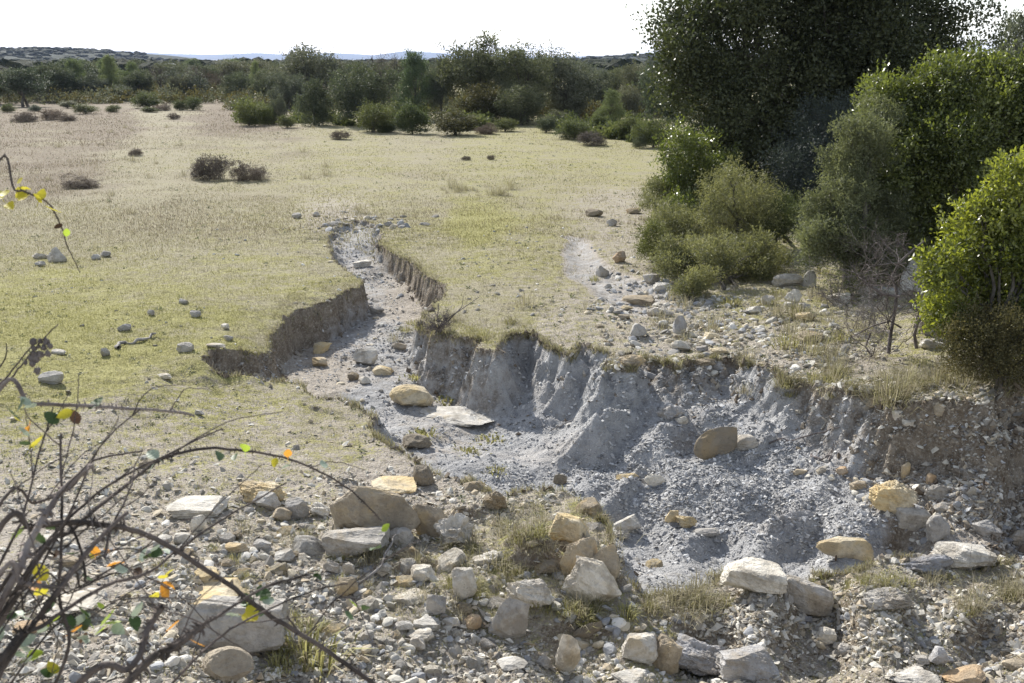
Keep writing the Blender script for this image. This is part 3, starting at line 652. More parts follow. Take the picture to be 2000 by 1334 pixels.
for (c, s, n, (s0, s1), cols, label, grp) in SREG:
    px = c[0] + rr.normal(size=n) * s[0]; py = c[1] + rr.normal(size=n) * s[1]
    ok = (px > -20) & (px < 2020) & (py < 1345); px, py = px[ok], py[ok]
    x, y, z = to_ground(px, py)
    for i in range(len(x)):
        if any((x[i] - a) ** 2 + (y[i] - b) ** 2 < (c_ + .02) ** 2 for a, b, c_ in ROCK_XY): continue
        size = s0 * (s1 / s0) ** (rr.rand() ** 1.6)
        o = bpy.data.objects.new('rock' if 'half-buried rock' in label else 'stone', STONE_ME[CM[cols[rr.randint(len(cols))]], rr.randint(5)]); C.objects.link(o)
        o.location = (x[i], y[i], z[i] - (.12 if size < .16 else .2) * size); o.scale = (size, size * rr.uniform(.75, 1.25), size * rr.uniform(.8, 1.4))
        o.rotation_euler = (rr.normal() * .22, rr.normal() * .22, rr.uniform(0, 6.3)); tag(o, label, 'rock' if 'rock' in label else 'stone', grp)
        ROCK_XY.append((x[i], y[i], size * .4))

# ---------------------------------------------------------------- gravel that nobody could count
def chips(name, x, y, size, flat, mat, label, seed, hue=None):
    r = np.random.RandomState(seed); n = len(x); z = terrain(x, y)
    bv = np.array([(1,0,0),(.3,.95,.1),(-.8,.6,-.1),(-.9,-.5,.1),(.2,-1,0),(.1,.15,1),(-.1,-.1,-1)], float)
    bf = np.array([(0,1,5),(1,2,5),(2,3,5),(3,4,5),(4,0,5),(1,0,6),(2,1,6),(3,2,6),(4,3,6),(0,4,6)])
    V = bv[None] * (1 + .35 * r.normal(size=(n, 7, 1)).clip(-1.6, 1.6)) * np.stack([np.ones(n), r.uniform(.6, 1, n), flat * r.uniform(.6, 1.5, n)], -1)[:, None, :]
    V[:, 5, :2] += r.normal(size=(n, 2)) * .3
    a = r.uniform(0, 6.283, n); ca, sa = np.cos(a), np.sin(a); tx, ty = r.normal(size=n) * .35, r.normal(size=n) * .35
    X = V[..., 0] * ca[:, None] - V[..., 1] * sa[:, None]; Y = V[..., 0] * sa[:, None] + V[..., 1] * ca[:, None]
    Z = V[..., 2] + X * tx[:, None] + Y * ty[:, None]
    P = np.stack([X, Y, Z], -1) * (size / 2)[:, None, None] + np.stack([x, y, z + size * flat * .12], -1)[:, None, :]
    F = bf[None] + (np.arange(n) * 7)[:, None, None]
    var = np.repeat(r.rand(n), 7)
    o = mk(name, P.reshape(-1, 3), F.reshape(-1, 3), mat, None, {'var': var})
    tag(o, label, 'gravel', None, 'stuff'); return o
def chip_material(name, cols):
    s = NT(name); v = s.attr('var'); q = s.n('ShaderNodeValToRGB'); s.l(v, q.inputs[0]); e = q.color_ramp.elements; q.color_ramp.interpolation = 'CONSTANT'
    for i, c in enumerate(cols):
        el = e[i] if i < 2 else e.new(i / len(cols)); el.position = i / len(cols); el.color = c + (1,)
    n = s.noise(60, 4, .6); c = s.mix(s.ramp(n, .3, .75, 0, .5), q.outputs[0], (.5, .49, .46), 'MULTIPLY')
    c = s.mix(.35, q.outputs[0], c)
    return s.done(c, .92, s.bump(n, .004), .15)
r = np.random.RandomState(5)
# shale chips: uniform over the picture area of the basin, so denser where it is near
def area_points(n, x0, x1, y0, y1, seed):
    r = np.random.RandomState(seed); px = r.uniform(x0, x1, n); py = y0 + (y1 - y0) * r.rand(n)
    return to_ground(px, py, 3)
def attr_at(x, y):
    z, sd, wd, cc = terrain(x, y, True); return covers(x, y, sd, wd, cc) + (sd, wd)
x, y, z = area_points(300000, 420, 2060, 470, 1360, 1)
g, c_, h_, m_, sd, wd = attr_at(x, y); r = np.random.RandomState(6)
fl_ = np.clip(.6 + 1.5 * fbm(x, y, 1.1, 3, 301), .12, 1)
keep = (sd > .03) & (r.rand(len(x)) < np.clip(m_ * 1.1, .25, 1) * fl_)
x, y = x[keep], y[keep]
sz = .010 * (4.2 ** (r.rand(len(x)) ** 3.1)) * (1 + .03 * y)
chips('marl_gravel', x, y, sz, .45, chip_material('marl_chips', [(.23,.23,.237),(.35,.35,.356),(.47,.47,.474),(.64,.637,.63),(.42,.41,.39),(.28,.28,.286),(.53,.515,.49)]), 'blue-grey shale chips covering the eroded marl basin', 11)
x, y, z = area_points(150000, -60, 2060, 560, 1370, 2)
g, c_, h_, m_, sd, wd = attr_at(x, y); r = np.random.RandomState(7)
sx_, sy_ = pix(x, y, 0); rocky = np.clip(1 - g * 1.15, .02, 1) * sstep(560, 1000, sy_) + .5 * (sx_ > 1150) * (sy_ < 1000)
pat = np.clip(.5 + 1.8 * fbm(x, y, 1.3, 3, 311), .04, 1)
rocky = rocky * np.where((sx_ < 640) & (sy_ < 1060), .45, 1.0)
keep = ((sd < .0) | ((m_ < .5) & (r.rand(len(x)) < .6))) & (r.rand(len(x)) < rocky * pat)
x, y = x[keep], y[keep]
sz = .013 * (5.0 ** (r.rand(len(x)) ** 3.0)) * (1 + .02 * y)
chips('limestone_gravel', x, y, sz, .55, chip_material('limestone_chips', [(.57,.54,.475),(.38,.35,.30),(.70,.67,.60),(.32,.30,.27),(.46,.39,.29),(.56,.52,.44),(.27,.25,.22)]), 'pale limestone gravel and chips on the rubble slopes', 12)

x, y, z = area_points(60000, 380, 2060, 470, 1100, 3)
g, c_, h_, m_, sd, wd = attr_at(x, y); r = np.random.RandomState(8)
keep = (sd > -.03) & (sd < wd * 1.4) & (r.rand(len(x)) < np.clip(1.1 - 1.5 * m_, .04, 1) * np.clip(.4 + 1.5 * fbm(x, y, 3, 3, 321), .05, 1))
x, y = x[keep], y[keep]
chips('earth_clods', x, y, .018 * (4.0 ** (r.rand(len(x)) ** 2.5)) * (1 + .02 * y), .8, chip_material('clods', [(.16,.13,.10),(.22,.185,.145),(.30,.26,.21),(.19,.16,.13),(.40,.37,.32)]), 'crumbled brown earth clods on the eroded banks', 13)

def rubble(regs, seed):
    r = np.random.RandomState(seed); V_, F_, A_, o_ = [], [], [], 0; shapes = []
    for q in range(14): shapes.append(rock_shape(7000 + q, ['angular', 'slab', 'block'][q % 3], 1)[0] * np.array([.5, .4, .13 if q % 3 == 1 else .27]))
    f = ICO[1][1]
    for (cx, cy2, sx, sy, n, s0, s1, c0, c1) in regs:
        px = cx + r.uniform(-1, 1, n) * sx; py = cy2 + r.uniform(-1, 1, n) * sy; x, y, z = to_ground(px, py)
        cl = r.rand(n) < np.clip(.45 + 1.8 * fbm(x, y, 1.5, 2, 501), .08, 1)
        for i in np.nonzero(cl)[0]:
            if any((x[i] - a) ** 2 + (y[i] - b) ** 2 < (c_ * .8) ** 2 for a, b, c_ in ROCK_XY): continue
            sz = s0 * (s1 / s0) ** (r.rand() ** 2.2); v = shapes[r.randint(14)] @ rotm(r.normal() * .35, r.normal() * .35, r.uniform(0, 6.3)).T * sz
            V_.append(v + np.array([x[i], y[i], z[i] + .05 * sz])); F_.append(f + o_); A_.append(np.full(len(v), r.uniform(c0, c1))); o_ += len(v)
    o = mk('rubble', np.concatenate(V_), np.concatenate(F_), chip_material('rubble_stone', [(.60,.57,.50),(.45,.43,.385),(.72,.69,.63),(.54,.475,.36),(.34,.325,.30),(.30,.305,.315),(.40,.405,.415),(.24,.24,.25)]), None, {'var': np.concatenate(A_)})
    tag(o, 'broken stones too many to count strewn over the slopes between the larger rocks', 'rubble', None, 'stuff')
rubble([(700,1200,560,135,1500,.03,.10,0,.8),(950,1290,300,45,500,.025,.07,0,.8),(420,1030,330,60,260,.03,.09,0,.7),(1640,1270,380,70,900,.025,.08,.1,1),(1430,650,250,75,950,.05,.15,0,.85),(1255,575,110,40,330,.05,.14,.2,.95),(1190,510,60,50,70,.05,.12,.2,.9),(950,520,330,80,170,.04,.10,.2,.8),(300,620,330,130,110,.03,.07,.3,.8),(560,470,160,50,60,.05,.1,.3,.8),
 (720,650,70,140,160,.04,.11,0,.8),(1400,930,330,150,130,.025,.07,.6,1),(930,880,120,80,90,.03,.07,.55,1),(1800,850,230,90,260,.04,.10,0,.7),(1850,1000,170,80,260,.04,.12,.2,.9),(720,440,90,18,120,.08,.22,.3,.9),(300,800,320,160,90,.025,.06,.2,.6),(1050,560,110,90,60,.03,.07,.2,.6)], 51)
# ---------------------------------------------------------------- grass and herbs
def blade_mesh(name, x, y, z, L, W, lean, mat, label, seed, attrs, seg=1, wind=None):
    r = np.random.RandomState(seed); n = len(x)
    a = r.uniform(0, 6.283, n); b = r.uniform(0, 6.283, n)
    dx, dy = np.cos(b) * lean, np.sin(b) * lean
    wx, wy = np.cos(a) * W / 2, np.sin(a) * W / 2
    P0 = np.stack([x - wx, y - wy, z - .004], -1); P1 = np.stack([x + wx, y + wy, z - .004], -1)
    up = np.sqrt(np.clip(1 - lean ** 2, .05, 1))
    if seg == 1:
        T = np.stack([x + dx * L, y + dy * L, z + L * up], -1); V = np.stack([P0, P1, T], 1).reshape(-1, 3)
        F = np.arange(n * 3).reshape(n, 3); k = 3
    else:
        M0 = np.stack([x - wx * .8 + dx * L * .35, y - wy * .8 + dy * L * .35, z + L * .6 * up], -1); M1 = M0 + np.stack([wx * 1.6, wy * 1.6, 0 * wx], -1)
        T = np.stack([x + dx * L * 1.1, y + dy * L * 1.1, z + L * up * .95], -1); V = np.stack([P0, P1, M1, M0, T], 1).reshape(-1, 3)
        i = np.arange(n)[:, None] * 5; F = [np.concatenate([i, i + 1, i + 2, i + 3], 1), np.concatenate([i + 3, i + 2, i + 4], 1)]; k = 5
    at = {q: np.repeat(v, k) for q, v in attrs.items()}; at['var'] = np.repeat(r.rand(n), k)
    o = mk(name, V, F, mat, None, at); return tag(o, label, 'grass', None, 'stuff')
def grass_material(name):
    s = NT(name); v = s.attr('var'); g = s.attr('green'); h = s.attr('heath')
    dry = s.mix(v, (.20, .18, .12), (.49, .445, .315)); grn = s.mix(v, (.17, .168, .055), (.46, .435, .18)); hea = s.mix(v, (.115, .09, .066), (.34, .285, .21))
    c = s.mix(g, dry, grn); c = s.mix(h, c, hea)
    s.done(c, .7, None, .25); s.translucent(c, .35); return s.m
GM = grass_material('grass')
x, y, z = area_points(700000, -80, 2080, 330, 1345, 21)
g, c_, h_, m_, sd, wd = attr_at(x, y); r = np.random.RandomState(22)
pt = .5 + 1.1 * fbm(x, y, 2.4, 3, 401) + .9 * fbm(x, y, 9, 3, 405)
keep = (r.rand(len(x)) < np.clip((g - .1) * 1.25, 0, 1) * sstep(.05, .75, pt + g * .35) * (sstep(330, 500, pix(x, y, 0)[1]))) & (sd < .02)
x, y, z = x[keep], y[keep], z[keep]; n = len(x)
gr = np.clip(c_[keep] + .9 * fbm(x, y, 1.5, 3, 411) + .7 * fbm(x, y, 7, 2, 415) + r.normal(size=n) * .15, 0, 1); hh = np.clip((h_[keep] - .3) * 1.6, 0, .9) * (r.rand(n) < .8)
L = r.uniform(.012, .036, n) * (1 + .25 * (y > 12)); W = np.maximum(.0028, .00042 * y)
blade_mesh('turf', x, y, z, L, W, r.uniform(.1, .8, n), GM, 'short grazed yellow-green turf of the near meadow', 23, {'green': gr, 'heath': hh})
x, y, z = area_points(270000, -80, 1620, 214, 620, 24)
g, c_, h_, m_, sd, wd = attr_at(x, y); r = np.random.RandomState(25); n = len(x)
pt = .5 + 1.2 * fbm(x, y, .35, 3, 421) + .8 * fbm(x, y, 1.4, 3, 425)
keep = r.rand(n) < np.clip(sstep(.1, .8, pt + .25 * h_) * .8 + .25 * h_, .05, 1) * (1 - sstep(400, 600, pix(x, y, 0)[1]))
x, y, z = x[keep], y[keep], z[keep]; n = len(x); h_ = h_[keep]
gr = np.clip(c_[keep] + .8 * fbm(x, y, .5, 3, 431), 0, 1); hz = np.clip((h_ - .15) * 1.25 + .9 * fbm(x, y, .16, 3, 435) + .2 * r.normal(size=n), 0, .95)
L = r.uniform(.018, .045, n) * (1 + 1.8 * hz * r.rand(n)); W = .0006 * y
blade_mesh('dry_grass', x, y, z, L, W, r.uniform(.05, .6, n), GM, 'straw and purple-brown dry grass of the far meadow', 26, {'green': gr, 'heath': hz})

x, y, z = area_points(800000, 350, 2060, 425, 1200, 27)
g, c_, h_, m_, sd, wd = attr_at(x, y); r = np.random.RandomState(28); keep = (sd > -.035) & (sd < .03) & (r.rand(len(x)) < sstep(-.1, .5, fbm(x, y, 3.0, 2, 441) + .25) * np.where(m_ > .8, .5, 1))
x, y, z = x[keep], y[keep], z[keep]; n = len(x)
blade_mesh('rim_grass', x, y, z, r.uniform(.03, .10, n), np.full(n, .005), r.uniform(.3, .97, n), GM, 'tufted grass and roots fringing the brink of the eroded banks', 29, {'green': np.clip(.45 + .4 * r.normal(size=n), 0, 1), 'heath': (r.rand(n) < .45) * r.rand(n)}, 2)
TUFT = {}
def tuft_data(kind, j):
    r = np.random.RandomState(500 + j * 13 + hash_(kind)); n = {'green': 90, 'dry': 80, 'tall': 140, 'herb': 60}[kind]
    Ls, spread = {'green': ((.05, .12), .05), 'dry': ((.06, .2), .06), 'tall': ((.16, .42), .10), 'herb': ((.02, .05), .06)}[kind]
    x, y = r.normal(size=n) * spread, r.normal(size=n) * spread; L = r.uniform(Ls[0], Ls[1], n)
    b = np.arctan2(y, x) + r.normal(size=n) * .6; ln = np.clip(np.hypot(x, y) / spread * .35 + r.uniform(0, .35, n), .05, .9)
    w0 = {'green': .005, 'dry': .0035, 'tall': .0045, 'herb': .014}[kind]
    wx, wy = -np.sin(b) * w0 / 2, np.cos(b) * w0 / 2; up = np.sqrt(1 - ln ** 2); dx, dy = np.cos(b) * ln, np.sin(b) * ln; z = 0 * x - .01
    P0 = np.stack([x - wx, y - wy, z], -1); P1 = np.stack([x + wx, y + wy, z], -1)
    M0 = np.stack([x + dx * L * .4 - wx, y + dy * L * .4 - wy, L * .62 * up], -1); M1 = M0 + np.stack([2 * wx, 2 * wy, 0 * wx], -1)
    T = np.stack([x + dx * L * 1.15, y + dy * L * 1.15, L * up * (.92 - .3 * ln)], -1); V = np.stack([P0, P1, M1, M0, T], 1).reshape(-1, 3); i = np.arange(n)[:, None] * 5
    gv = {'green': .95, 'dry': .1, 'tall': .3, 'herb': 1.0}[kind]
    return mesh_data('grass_tuft', V, [np.concatenate([i, i + 1, i + 2, i + 3], 1), np.concatenate([i + 3, i + 2, i + 4], 1)], GM,
        {'var': np.repeat(r.rand(n), 5), 'green': np.repeat(np.clip(gv + .25 * r.normal(size=n), 0, 1), 5), 'heath': np.repeat((r.rand(n) < .15) * .6, 5)})
def hash_(s): return sum(ord(c) * (i + 3) for i, c in enumerate(s)) % 97
def tuft(px, py, kind, sc, label, group=None, name='grass_tuft'):
    for j in range(4):
        if (kind, j) not in TUFT: TUFT[kind, j] = tuft_data(kind, j)
    x, y, z, t = hit(px, py); j = int(px + py) % 4
    o = bpy.data.objects.new(name, TUFT[kind, j]); C.objects.link(o); o.location = (x, y, z); o.scale = (sc,) * 3; o.rotation_euler = (0, 0, px * .7)
    return tag(o, label, 'grass tuft', group)
r = np.random.RandomState(31)
for (cx_, cy2, sx2, sy2, n, kinds, s0, s1, lab, grp) in [
 (1030,1060,70,40,30,('green','dry','dry'),.7,1.3,'tuft of mixed green and dry grass on the hummocks among the near central boulders','tufts on the central hummocks'),
 (1150,1180,70,22,16,('dry','green'),.7,1.3,'dry grass tuft around the long pale slanting slab','tufts around the pale slanting slab'),
 (700,1090,60,22,12,('dry','green'),.7,1.2,'dry grass tuft at the foot of the grey block','tufts by the grey block'),
 (1330,1185,80,14,16,('dry','dry','green'),.7,1.4,'straw-coloured tuft on the ridge left of the tilted grey block','tufts on the ridge'),
 (1680,1140,70,12,14,('green','dry'),.6,1.1,'grass tuft on the ridge behind the folded low boulder','tufts behind the folded boulder'),
 (1900,1170,70,22,18,('dry','green','dry'),.7,1.3,'dry grass tuft near the lower right edge','tufts near the lower right edge'),
 (560,1250,50,30,14,('green','dry'),.7,1.2,'grass tuft beside the large squared grey boulder','tufts beside the squared boulder'),
 (460,1120,90,60,12,('green','dry'),.4,.9,'small grass tuft in the left rubble','tufts in the left rubble'),
 (900,1130,60,40,12,('green','dry'),.5,1.0,'grass tuft near the cream squarish rock','tufts near the cream rock'),
 (1450,610,150,45,34,('green','dry','dry'),.9,1.8,'low tuft among the stones of the right slope','tufts on the stony slope'),
 (1750,735,110,20,22,('green','dry','tall'),.7,1.1,'rough grass tuft along the top of the earth bank','tufts along the bank top'),
 (1600,770,60,25,10,('green','dry'),.6,1.1,'small tuft at the crumbling left end of the earth bank','tufts at the bank end'),
 (300,300,200,50,26,('dry','dry'),.9,1.7,'dry weed tuft on the far brownish meadow','weed tufts on the far meadow'),
 (900,378,60,7,16,('dry','tall'),.6,1.0,'thin dry weed in the row of stalks across the mid meadow','weeds across the mid meadow'),
 (860,640,60,14,10,('dry','green'),.7,1.2,'tuft hanging over the brink beside the twiggy bush','tufts on the gully brink'),
 (560,640,60,40,0,('green',),.7,1.2,'','')]:
    for i in range(n):
        tuft(cx_ + r.normal() * sx2, min(cy2 + r.normal() * sy2, 1330), kinds[r.randint(len(kinds))], r.uniform(s0, s1) * (.78 if cy2 > 900 else 1), lab, grp)
# fresh green herbs
for (px, py, sc, lab) in [(960,862,1.3,'bright green herb on the marl below the long pale slab'),(915,885,1.0,'small green herb left of the brighter one on the marl'),(815,738,1.0,'green herb at the gully foot above the yellow boulder'),
 (878,785,1.3,'green herb just right of the yellow gully boulder'),(965,990-70,.8,'tiny green herb on pebbly marl above the brown earthy rock'),(825,852,1.3,'green herb beside the rounded dull brown boulder'),
 (600,1290,1.9,'bright green grass clump at the bottom near the thick cane'),(470,480,.01,'')]:
    if sc > .1: tuft(px, py, 'herb' if py < 1200 else 'green', sc * 1.2, lab, None, 'grass_tuft')

# ---------------------------------------------------------------- woody plants
def tube(pts, rad, k=5):
    """closed tube along points (N,3) with radii (N,)"""
    P = np.asarray(pts, float); n = len(P); T = np.gradient(P, axis=0); T /= np.linalg.norm(T, axis=1)[:, None] + 1e-9
    ref = np.array([0.31, .22, .92]) if abs(T[:, 2]).mean() < .8 else np.array([.95, .2, .1])
    U = np.cross(T, ref); U /= np.linalg.norm(U, axis=1)[:, None] + 1e-9; W_ = np.cross(T, U)
    a = np.arange(k) * 2 * math.pi / k; ring = P[:, None, :] + (np.cos(a)[None, :, None] * U[:, None, :] + np.sin(a)[None, :, None] * W_[:, None, :]) * np.asarray(rad)[:, None, None]
    V = ring.reshape(-1, 3); i = np.arange(n - 1)[:, None] * k; j = np.arange(k)[None]; j2 = (j + 1) % k
    F = np.stack([i + j, i + j2, i + k + j2, i + k + j], -1).reshape(-1, 4)
    return V, F
def join(parts):
    V, F, o = [], [], 0
    for v, f in parts: V.append(v); F.append(f + o); o += len(v)
    return np.concatenate(V), np.concatenate(F)
def curve_pts(a, b, r, n=6, wob=.12, sag=0.0):
    a, b = np.array(a, float), np.array(b, float); t = np.linspace(0, 1, n)[:, None]; d = np.linalg.norm(b - a)
    off = np.cumsum(r.normal(size=(n, 3)) * wob * d / n ** .5, 0); off -= off[0]; off = off - t * off[-1]
    p = a + (b - a) * t + off; p[:, 2] += sag * d * 4 * (t * (1 - t))[:, 0]; return p
def leaf_quads(P, D, N, L, W):
    """diamond leaves: base P, direction D, face normal hint N"""
    D = D / (np.linalg.norm(D, axis=1)[:, None] + 1e-9); S = np.cross(D, N); S /= np.linalg.norm(S, axis=1)[:, None] + 1e-9
    L = L[:, None]; W = W[:, None]
    V = np.stack([P, P + D * L * .45 + S * W / 2, P + D * L, P + D * L * .45 - S * W / 2], 1).reshape(-1, 3)
    return V, np.arange(len(P) * 4).reshape(-1, 4)
def crown_data(name, lobes, n_cl, per, cr, L, W, mat, seed, up=.35, inner=.3, gap=.25, noisef=1.0, droop=0.0, sprig=.14):
    r = np.random.RandomState(seed); lb0 = np.array(lobes, float); sub_ = []
    for l in lb0:
        for _ in range(7):
            d = r.normal(size=3); d[2] = d[2] * .8 + .15; d /= np.linalg.norm(d); q = r.uniform(.16, .44); sub_.append(np.concatenate([l[:3] + d * l[3:6] * r.uniform(.6, 1.2), l[3:6] * q]))
    lb = np.concatenate([lb0 * np.array([1, 1, 1, .68, .68, .68]), np.array(sub_)]); area = (lb[:, 3] * lb[:, 4] + lb[:, 4] * lb[:, 5] + lb[:, 3] * lb[:, 5]); k = r.choice(len(lb), int(n_cl * 1.6), p=area / area.sum())
    d = r.normal(size=(len(k), 3)); d /= np.linalg.norm(d, axis=1)[:, None]
    rad = np.where(r.rand(len(k)) < inner, r.rand(len(k)) ** .5 * .9, 1.0 + r.normal(size=len(k)) * .09)
    ph = r.uniform(0, 9, 3); size = lb[:, 3:6].mean()
    nz = np.sin(d[:, 0] * 5.1 * noisef + ph[0] + k) + np.sin(d[:, 1] * 5.7 * noisef + ph[1] + k * 2) + np.sin(d[:, 2] * 6.3 * noisef + ph[2] + k * 3)
    rad = rad * (1 + .09 * nz)
    c = lb[k, :3] + d * rad[:, None] * lb[k, 3:6]
    # keep the clusters that are not deep inside another lobe
    deep = np.zeros(len(c), bool)
    for l in lb: deep |= ((((c - l[:3]) / l[3:6]) ** 2).sum(1) < .45)
    keep = (~deep | (r.rand(len(c)) < inner)) & ((nz > -1.35 - 1.5 * (1 - gap) * 1.0) | (r.rand(len(c)) < 1 - gap))
    tone = r.rand(len(lb)) ** 1.3; c = c[keep][:n_cl]; dd = d[keep][:n_cl]; kk = len(c); tn = tone[k[keep][:n_cl]]
    q = np.repeat(c, per, 0) + r.normal(size=(kk * per, 3)) * cr * np.array([1, 1, .8]); od = np.repeat(dd, per, 0)
    sg = r.rand(kk) < sprig; ax = dd * .8 + r.normal(size=dd.shape) * .25 + np.array([0, 0, .55]); ax /= np.linalg.norm(ax, axis=1)[:, None]; al = (lb0[:, 3].mean() * .62 * r.uniform(.4, 1.15, kk))
    sq = np.repeat(c, per, 0) + np.repeat(ax * al[:, None], per, 0) * r.rand(kk * per, 1) + r.normal(size=(kk * per, 3)) * cr * .3; q = np.where(np.repeat(sg, per)[:, None], sq, q)
    D = od * .7 + r.normal(size=q.shape) * .75 + np.array([0, 0, up - droop]); N = r.normal(size=q.shape) + np.array([0, 0, .8]) 
    n = len(q); V, F = leaf_quads(q, D, N, L * r.uniform(.6, 1.25, n), W * r.uniform(.6, 1.25, n))
    var = np.clip(np.repeat(tn * .45 + r.rand(kk) ** 1.5 * .35, per) + r.rand(n) ** 2 * .4, 0, 1)
    return mesh_data(name, V, F, mat, {'var': np.repeat(var, 4)})
def limbs(base, lobes, r, r0, k=6, sub=2, stems=1):
    parts = []; lb = np.array(lobes, float); zb = base[2]
    top = lb[lb[:, 2].argsort()]
    for s_ in range(stems):
        b = np.array(base) + (np.array([r.normal() * r0 * 2.5, r.normal() * r0 * 2.5, 0]) if stems > 1 else 0)
        fork = b * .55 + lb[:, :3].mean(0) * .45; fork[:2] += r.normal(size=2) * r0
        p = curve_pts(b, fork, r, 7, .06); parts.append(tube(p, np.linspace(r0 * 1.15, r0 * .7, 7), k + 2))
        for l in lb[s_::stems]:
            e = l[:3] + np.array([0, 0, l[5] * .2]); q = curve_pts(fork, e, r, 8, .10, .05); parts.append(tube(q, np.linspace(r0 * .6, r0 * .1, 8), k))
            for _ in range(sub):
                a = q[r.randint(3, 7)]; d = r.normal(size=3); d /= np.linalg.norm(d); d[2] = abs(d[2]) * .6; parts.append(tube(curve_pts(a, l[:3] + d * l[3:6] * .85, r, 6, .12), np.linspace(r0 * .25, r0 * .05, 6), 4))
    return join(parts)
LM = {
 'oak': leaf_material('holm_oak_leaf', (.055, .065, .045), (.18, .195, .13), (1.3, 1.4, .9), .2, .6, .06),  # far oaks: veil of backlight put into a lighter leaf colour
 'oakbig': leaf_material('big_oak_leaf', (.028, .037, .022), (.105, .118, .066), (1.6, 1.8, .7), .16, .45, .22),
 'oakg': leaf_material('grey_oak_leaf', (.075, .083, .062), (.23, .235, .18), (1.3, 1.4, .9), .18, .6, .06),  # far grey oaks, colour likewise lightened for the backlight veil
 'rust': leaf_material('rusty_oak_leaf', (.055, .058, .032), (.155, .140, .075), (1.6, 1.5, .8), .2, .6, .06),
 'pine': leaf_material('pine_needle', (.075, .10, .058), (.23, .265, .15), (1.3, 1.4, .9), .25, .6, .06),
 'jun': leaf_material('juniper_needle', (.050, .062, .034), (.165, .178, .085), (1.5, 1.6, .9), .28, .6, .08),
 'cade': leaf_material('cade_needle', (.07, .08, .05), (.25, .262, .15), (1.5, 1.5, .9), .34, .6, .25),
 'dark': leaf_material('shaded_juniper_needle', (.04, .047, .043), (.10, .112, .095), (1.4, 1.5, 1.0), .15, .6, .2),  # darker, greyer juniper needles with the shade put into the colour
 'phil': leaf_material('glossy_bush_leaf', (.032, .046, .016), (.165, .19, .078), (2.1, 2.2, .7), .28, .36, .4),
 'lent': leaf_material('bright_bush_leaf', (.06, .078, .024), (.30, .305, .095), (2.2, 2.2, .6), .38, .36, .45),
 'thorn': leaf_material('thorn_twig', (.075, .06, .05), (.24, .20, .165), (1.2, 1.1, 1.0), .15, .8, .2),
}
BARK = bark_material('bark', (.06, .052, .045), (.16, .145, .125)); GREYWOOD = bark_material('grey_dead_wood', (.17, .155, .145), (.42, .395, .37)); DARKWOOD = bark_material('dark_twig_wood', (.09, .075, .07), (.24, .21, .20))

def lobes_for(kind, r):
    """crown lobes of a plant 1 unit high and about 1 wide: x, y, z, rx, ry, rz"""
    L = []
    if kind == 'oak':
        for i in range(9):
            a = i * 2.4 + r.uniform(-.4, .4); q = r.uniform(.12, .30); L.append((q * math.cos(a), q * math.sin(a), r.uniform(.34, .78), *(r.uniform(.17, .25, 2)), r.uniform(.15, .22)))
        L.append((0, 0, .6, .25, .25, .24)); L.append((r.uniform(-.1, .1), 0, .82, .16, .16, .15))
    elif kind == 'oaklow':
        for i in range(13):
            a = i * 2.4 + r.uniform(-.4, .4); q = r.uniform(.1, .33); L.append((q * math.cos(a), q * math.sin(a), r.uniform(.14, .78), *(r.uniform(.16, .24, 2)), r.uniform(.14, .22)))
        L.append((0, 0, .45, .28, .28, .36))
    elif kind == 'pine':
        for i in range(14):
            h = .2 + .75 * i / 13; q = .36 * (1.05 - h) + .04; a = i * 2.4 + r.uniform(-.4, .4); L.append((q * math.cos(a), q * math.sin(a), h, .17 * (1.25 - h * .7), .17 * (1.25 - h * .7), .09))
        L.append((0, 0, .93, .09, .09, .1))
    elif kind == 'bush':
        for i in range(9):
            a = i * 2.4 + r.uniform(-.4, .4); q = r.uniform(.1, .30); L.append((q * math.cos(a), q * math.sin(a), r.uniform(.2, .62), *(r.uniform(.14, .24, 2)), r.uniform(.18, .34)))
        L.append((0, 0, .45, .33, .33, .42))
    elif kind == 'cushion':
        L = [(0, 0, .28, .34, .34, .5)] + [(.3 * math.cos(i * 1.3), .3 * math.sin(i * 1.3), .15 + .2 * r.rand(), .16, .16, .25) for i in range(5)]
    elif kind == 'column':
        for i in range(9):
            h = .14 + .74 * i / 8; a = i * 2.4; q = .12 * (1.2 - h); L.append((q * math.cos(a), q * math.sin(a), h, .3 * (1.25 - h), .3 * (1.25 - h), .16))
    return L
VAR = {}
def variant(key):
    """(trunk mesh, crown mesh) of a unit-high background plant"""
    if key in VAR: return VAR[key]
    kind, mat, j = key; r = np.random.RandomState(1000 + j * 37 + hash_(kind + mat)); L = lobes_for(kind, r)
    p = {'oak': (950, 17, .034, .026, .018), 'oaklow': (1150, 17, .034, .026, .018), 'pine': (900, 20, .032, .036, .010), 'bush': (620, 17, .05, .040, .020), 'cushion': (800, 12, .03, .07, .010), 'column': (800, 17, .038, .036, .017)}[kind]
    cd = crown_data('crown', L, p[0], p[1], p[2], p[3], p[4], LM[mat], 2000 + j, gap=.2, inner=.25, sprig=.6 if kind == 'cushion' else .2)
    co = np.empty(len(cd.vertices) * 3, np.float32); cd.vertices.foreach_get('co', co); co = co.reshape(-1, 3); top = np.percentile(co[:, 2], 99.7); wd_ = np.percentile(np.abs(co[:, :2]), 97)
    ks = np.array([.5 / wd_, .5 / wd_, 1 / top]) * np.array([1.0, 1.0, 1.0]); cd.vertices.foreach_set('co', (co * ks).astype(np.float32).ravel()); cd.update(); L = [tuple(np.array(l) * np.concatenate([ks, ks])) for l in L]
    v, f = limbs((0, 0, -.02), L, r, {'oak': .030, 'oaklow': .026, 'pine': .018, 'bush': .018, 'cushion': .008, 'column': .018}[kind], 5, 1, 3 if kind in ('bush', 'cushion') else (2 if kind.startswith('oak') and j % 2 else 1))
    VAR[key] = (mesh_data('trunk', v, f, BARK, None, True), cd); return VAR[key]
